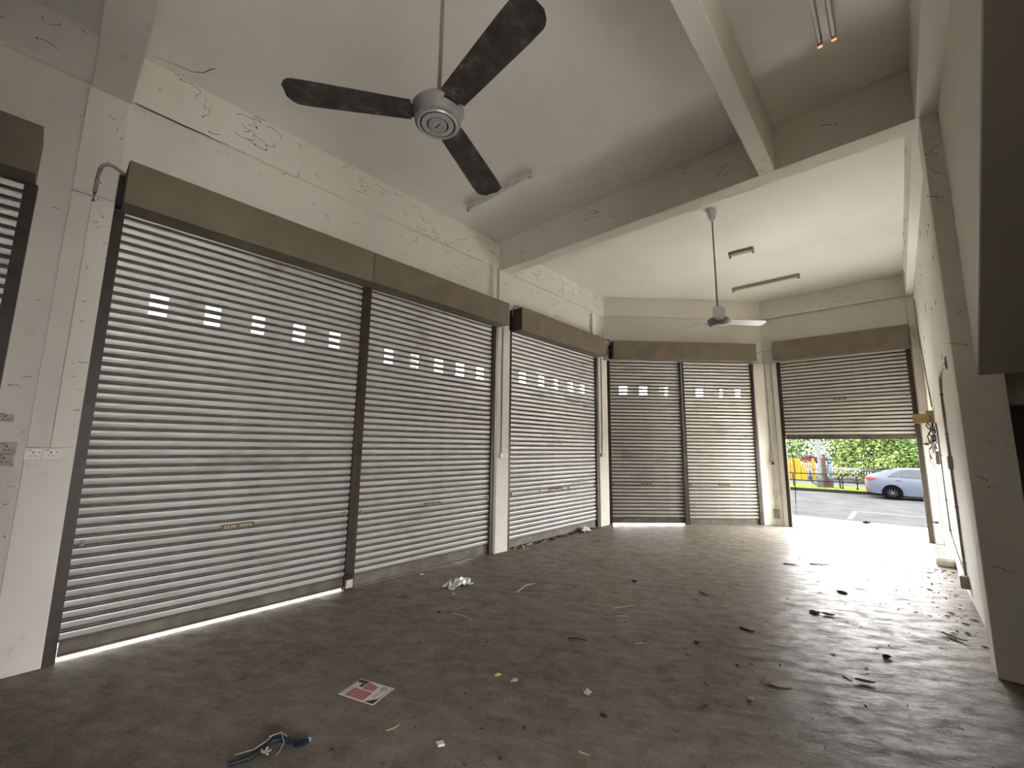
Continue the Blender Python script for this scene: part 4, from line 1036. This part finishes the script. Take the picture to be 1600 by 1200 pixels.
# trees
def tree(label, x, y, h0, rx, rz, n, col, seed, trunk=True, leafs=0.115, name='leafy_tree', cz=None):
    rnd = random.Random(seed); t = empty(name, (x, y, -0.58)); tag(t, label, 'tree', 'roadside trees')
    mats = [simple('foliage', tuple(c * k for c in col), 0.6, spec=0.04) for k in (0.62, 1.0, 1.5)]
    cz = cz if cz is not None else h0 + rz * 0.75
    mb = MB(); clumps = [(rnd.uniform(-1, 1), rnd.uniform(-1, 1), rnd.uniform(-1, 1)) for _ in range(26)]
    for k in range(n):
        c = clumps[rnd.randrange(26)]
        p = Vector((c[0] * 0.8 + rnd.gauss(0, 0.25), c[1] * 0.8 + rnd.gauss(0, 0.25), c[2] * 0.8 + rnd.gauss(0, 0.22)))
        if p.length > 1.25: p *= 1.25 / p.length
        q = Vector((x + p.x * rx, y + p.y * rx * 0.7, cz + p.z * rz))
        if q.z < h0: q.z = h0 + rnd.uniform(0, 0.3)
        s = leafs * rnd.uniform(0.6, 1.3)
        u = Vector((rnd.gauss(0, 1), rnd.gauss(0, 1), rnd.gauss(0, 0.5))).normalized(); w = u.cross(Vector((rnd.gauss(0, 1), rnd.gauss(0, 1), rnd.gauss(0, 1)))).normalized()
        b0 = len(mb.v)
        mb.v += [tuple(q - u * s), tuple(q + w * s * 0.45), tuple(q + u * s), tuple(q - w * s * 0.45)]
        mb.f.append((b0, b0 + 1, b0 + 2, b0 + 3)); mb.m.append(rnd.choice([0, 1, 1, 2]))
    o = mb.build('foliage', mats, t, recalc=False); o['kind'] = 'stuff'
    if trunk:
        bark = simple('bark', (0.012, 0.010, 0.009), 0.9, spec=0.04)
        MB().tube([(x, y, -0.58), (x + 0.05, y, 0.2), (x - 0.05, y, h0 + 0.3), (x, y, cz)], [0.11, 0.09, 0.08, 0.05], 8).build('trunk', bark, t, smooth=True)
        for k in range(4):
            q = rnd.uniform(0, 6.28)
            MB().tube([(x, y, h0), (x + math.cos(q) * rx * 0.3, y + math.sin(q) * rx * 0.3, h0 + rz * 0.35), (x + math.cos(q) * rx * 0.65, y + math.sin(q) * rx * 0.5, cz)], [0.05, 0.035, 0.02], 6).build('branch', bark, t, smooth=True)
    return t


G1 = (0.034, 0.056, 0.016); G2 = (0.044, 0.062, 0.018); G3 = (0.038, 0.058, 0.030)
tree('leafy green tree behind the left yellow fence, left of the pole', -7.3, 41.0, 0.75, 2.9, 2.2, 10000, G1, 1)
tree('dense green tree directly behind the concrete pole', -3.6, 40.8, 0.7, 2.6, 2.4, 10000, G3, 2)
tree('broad yellow-green tree right of the pole, drooping low', -1.4, 36.9, 0.45, 2.0, 2.0, 12000, G2, 3)
tree('green tree above the parked car', 1.6, 37.5, 0.45, 2.3, 2.2, 12000, G1, 4)
tree('green tree at the far right behind the car', 5.6, 38.5, 0.5, 2.8, 2.4, 8000, G3, 5)
tree('tall pale tree farther behind the others', 0.0, 46.0, 1.2, 4.0, 2.6, 8000, G2, 6)
tree('leafy tree at the far left across the road', -11.5, 40.0, 0.9, 2.8, 2.3, 5000, G2, 7)
tree('purple-leaved shrub behind the left yellow fence', -5.05, 38.9, 0.55, 0.55, 0.35, 900, (0.035, 0.012, 0.022), 8, trunk=False, leafs=0.07, name='purple_shrub', cz=0.85)


def sapling(label, x, y, seed):
    rnd = random.Random(seed); t = tag(empty('bare_sapling', (x, y, -0.56)), label, 'sapling', 'saplings by the railing')
    bark = simple('sapling_bark', (0.006, 0.0055, 0.006), 0.9, spec=0.04)
    MB().tube([(x, y, -0.56), (x + 0.02, y, -0.2), (x - 0.02, y, 0.15), (x + 0.04, y, 0.5)], [0.06, 0.05, 0.045, 0.02], 8).build('stem', bark, t, smooth=True)
    for k in range(7):
        s = rnd.choice([-1, 1]); z = rnd.uniform(-0.2, 0.25); L = rnd.uniform(0.25, 0.65)
        MB().tube([(x, y, z), (x + s * L * 0.5, y + rnd.uniform(-0.1, 0.1), z + L * 0.45), (x + s * L, y + rnd.uniform(-0.15, 0.15), z + L * rnd.uniform(0.1, 0.7))], [0.022, 0.016, 0.008], 6).build('branch', bark, t, smooth=True)
    mb = MB()
    for k in range(90):
        q = Vector((x + rnd.gauss(0, 0.25), y + rnd.gauss(0, 0.15), rnd.uniform(0.0, 0.6))); u = Vector((rnd.gauss(0, 1), rnd.gauss(0, 1), rnd.gauss(0, 1))).normalized() * 0.045; w = u.orthogonal() * 0.5
        b0 = len(mb.v); mb.v += [tuple(q - u), tuple(q + w), tuple(q + u), tuple(q - w)]; mb.f.append((b0, b0 + 1, b0 + 2, b0 + 3)); mb.m.append(0)
    o = mb.build('leaves', simple('sapling_leaf', G1, 0.6, spec=0.04), t, recalc=False); o['kind'] = 'stuff'


sapling('thin dark sapling right of the blue post', -2.52, 30.2, 1)
sapling('thin dark sapling nearest the parked car', -1.88, 30.2, 2)
o = lump('bird', 'small dark bird-like scrap at the edge of the apron outside', 'litter', (-0.69, 12.40), (0.09, 0.06, 0.07), simple('dark_feather', (0.003, 0.003, 0.003), 0.9, spec=0.0), 61, jag=0.6)
o.location.z = -0.032
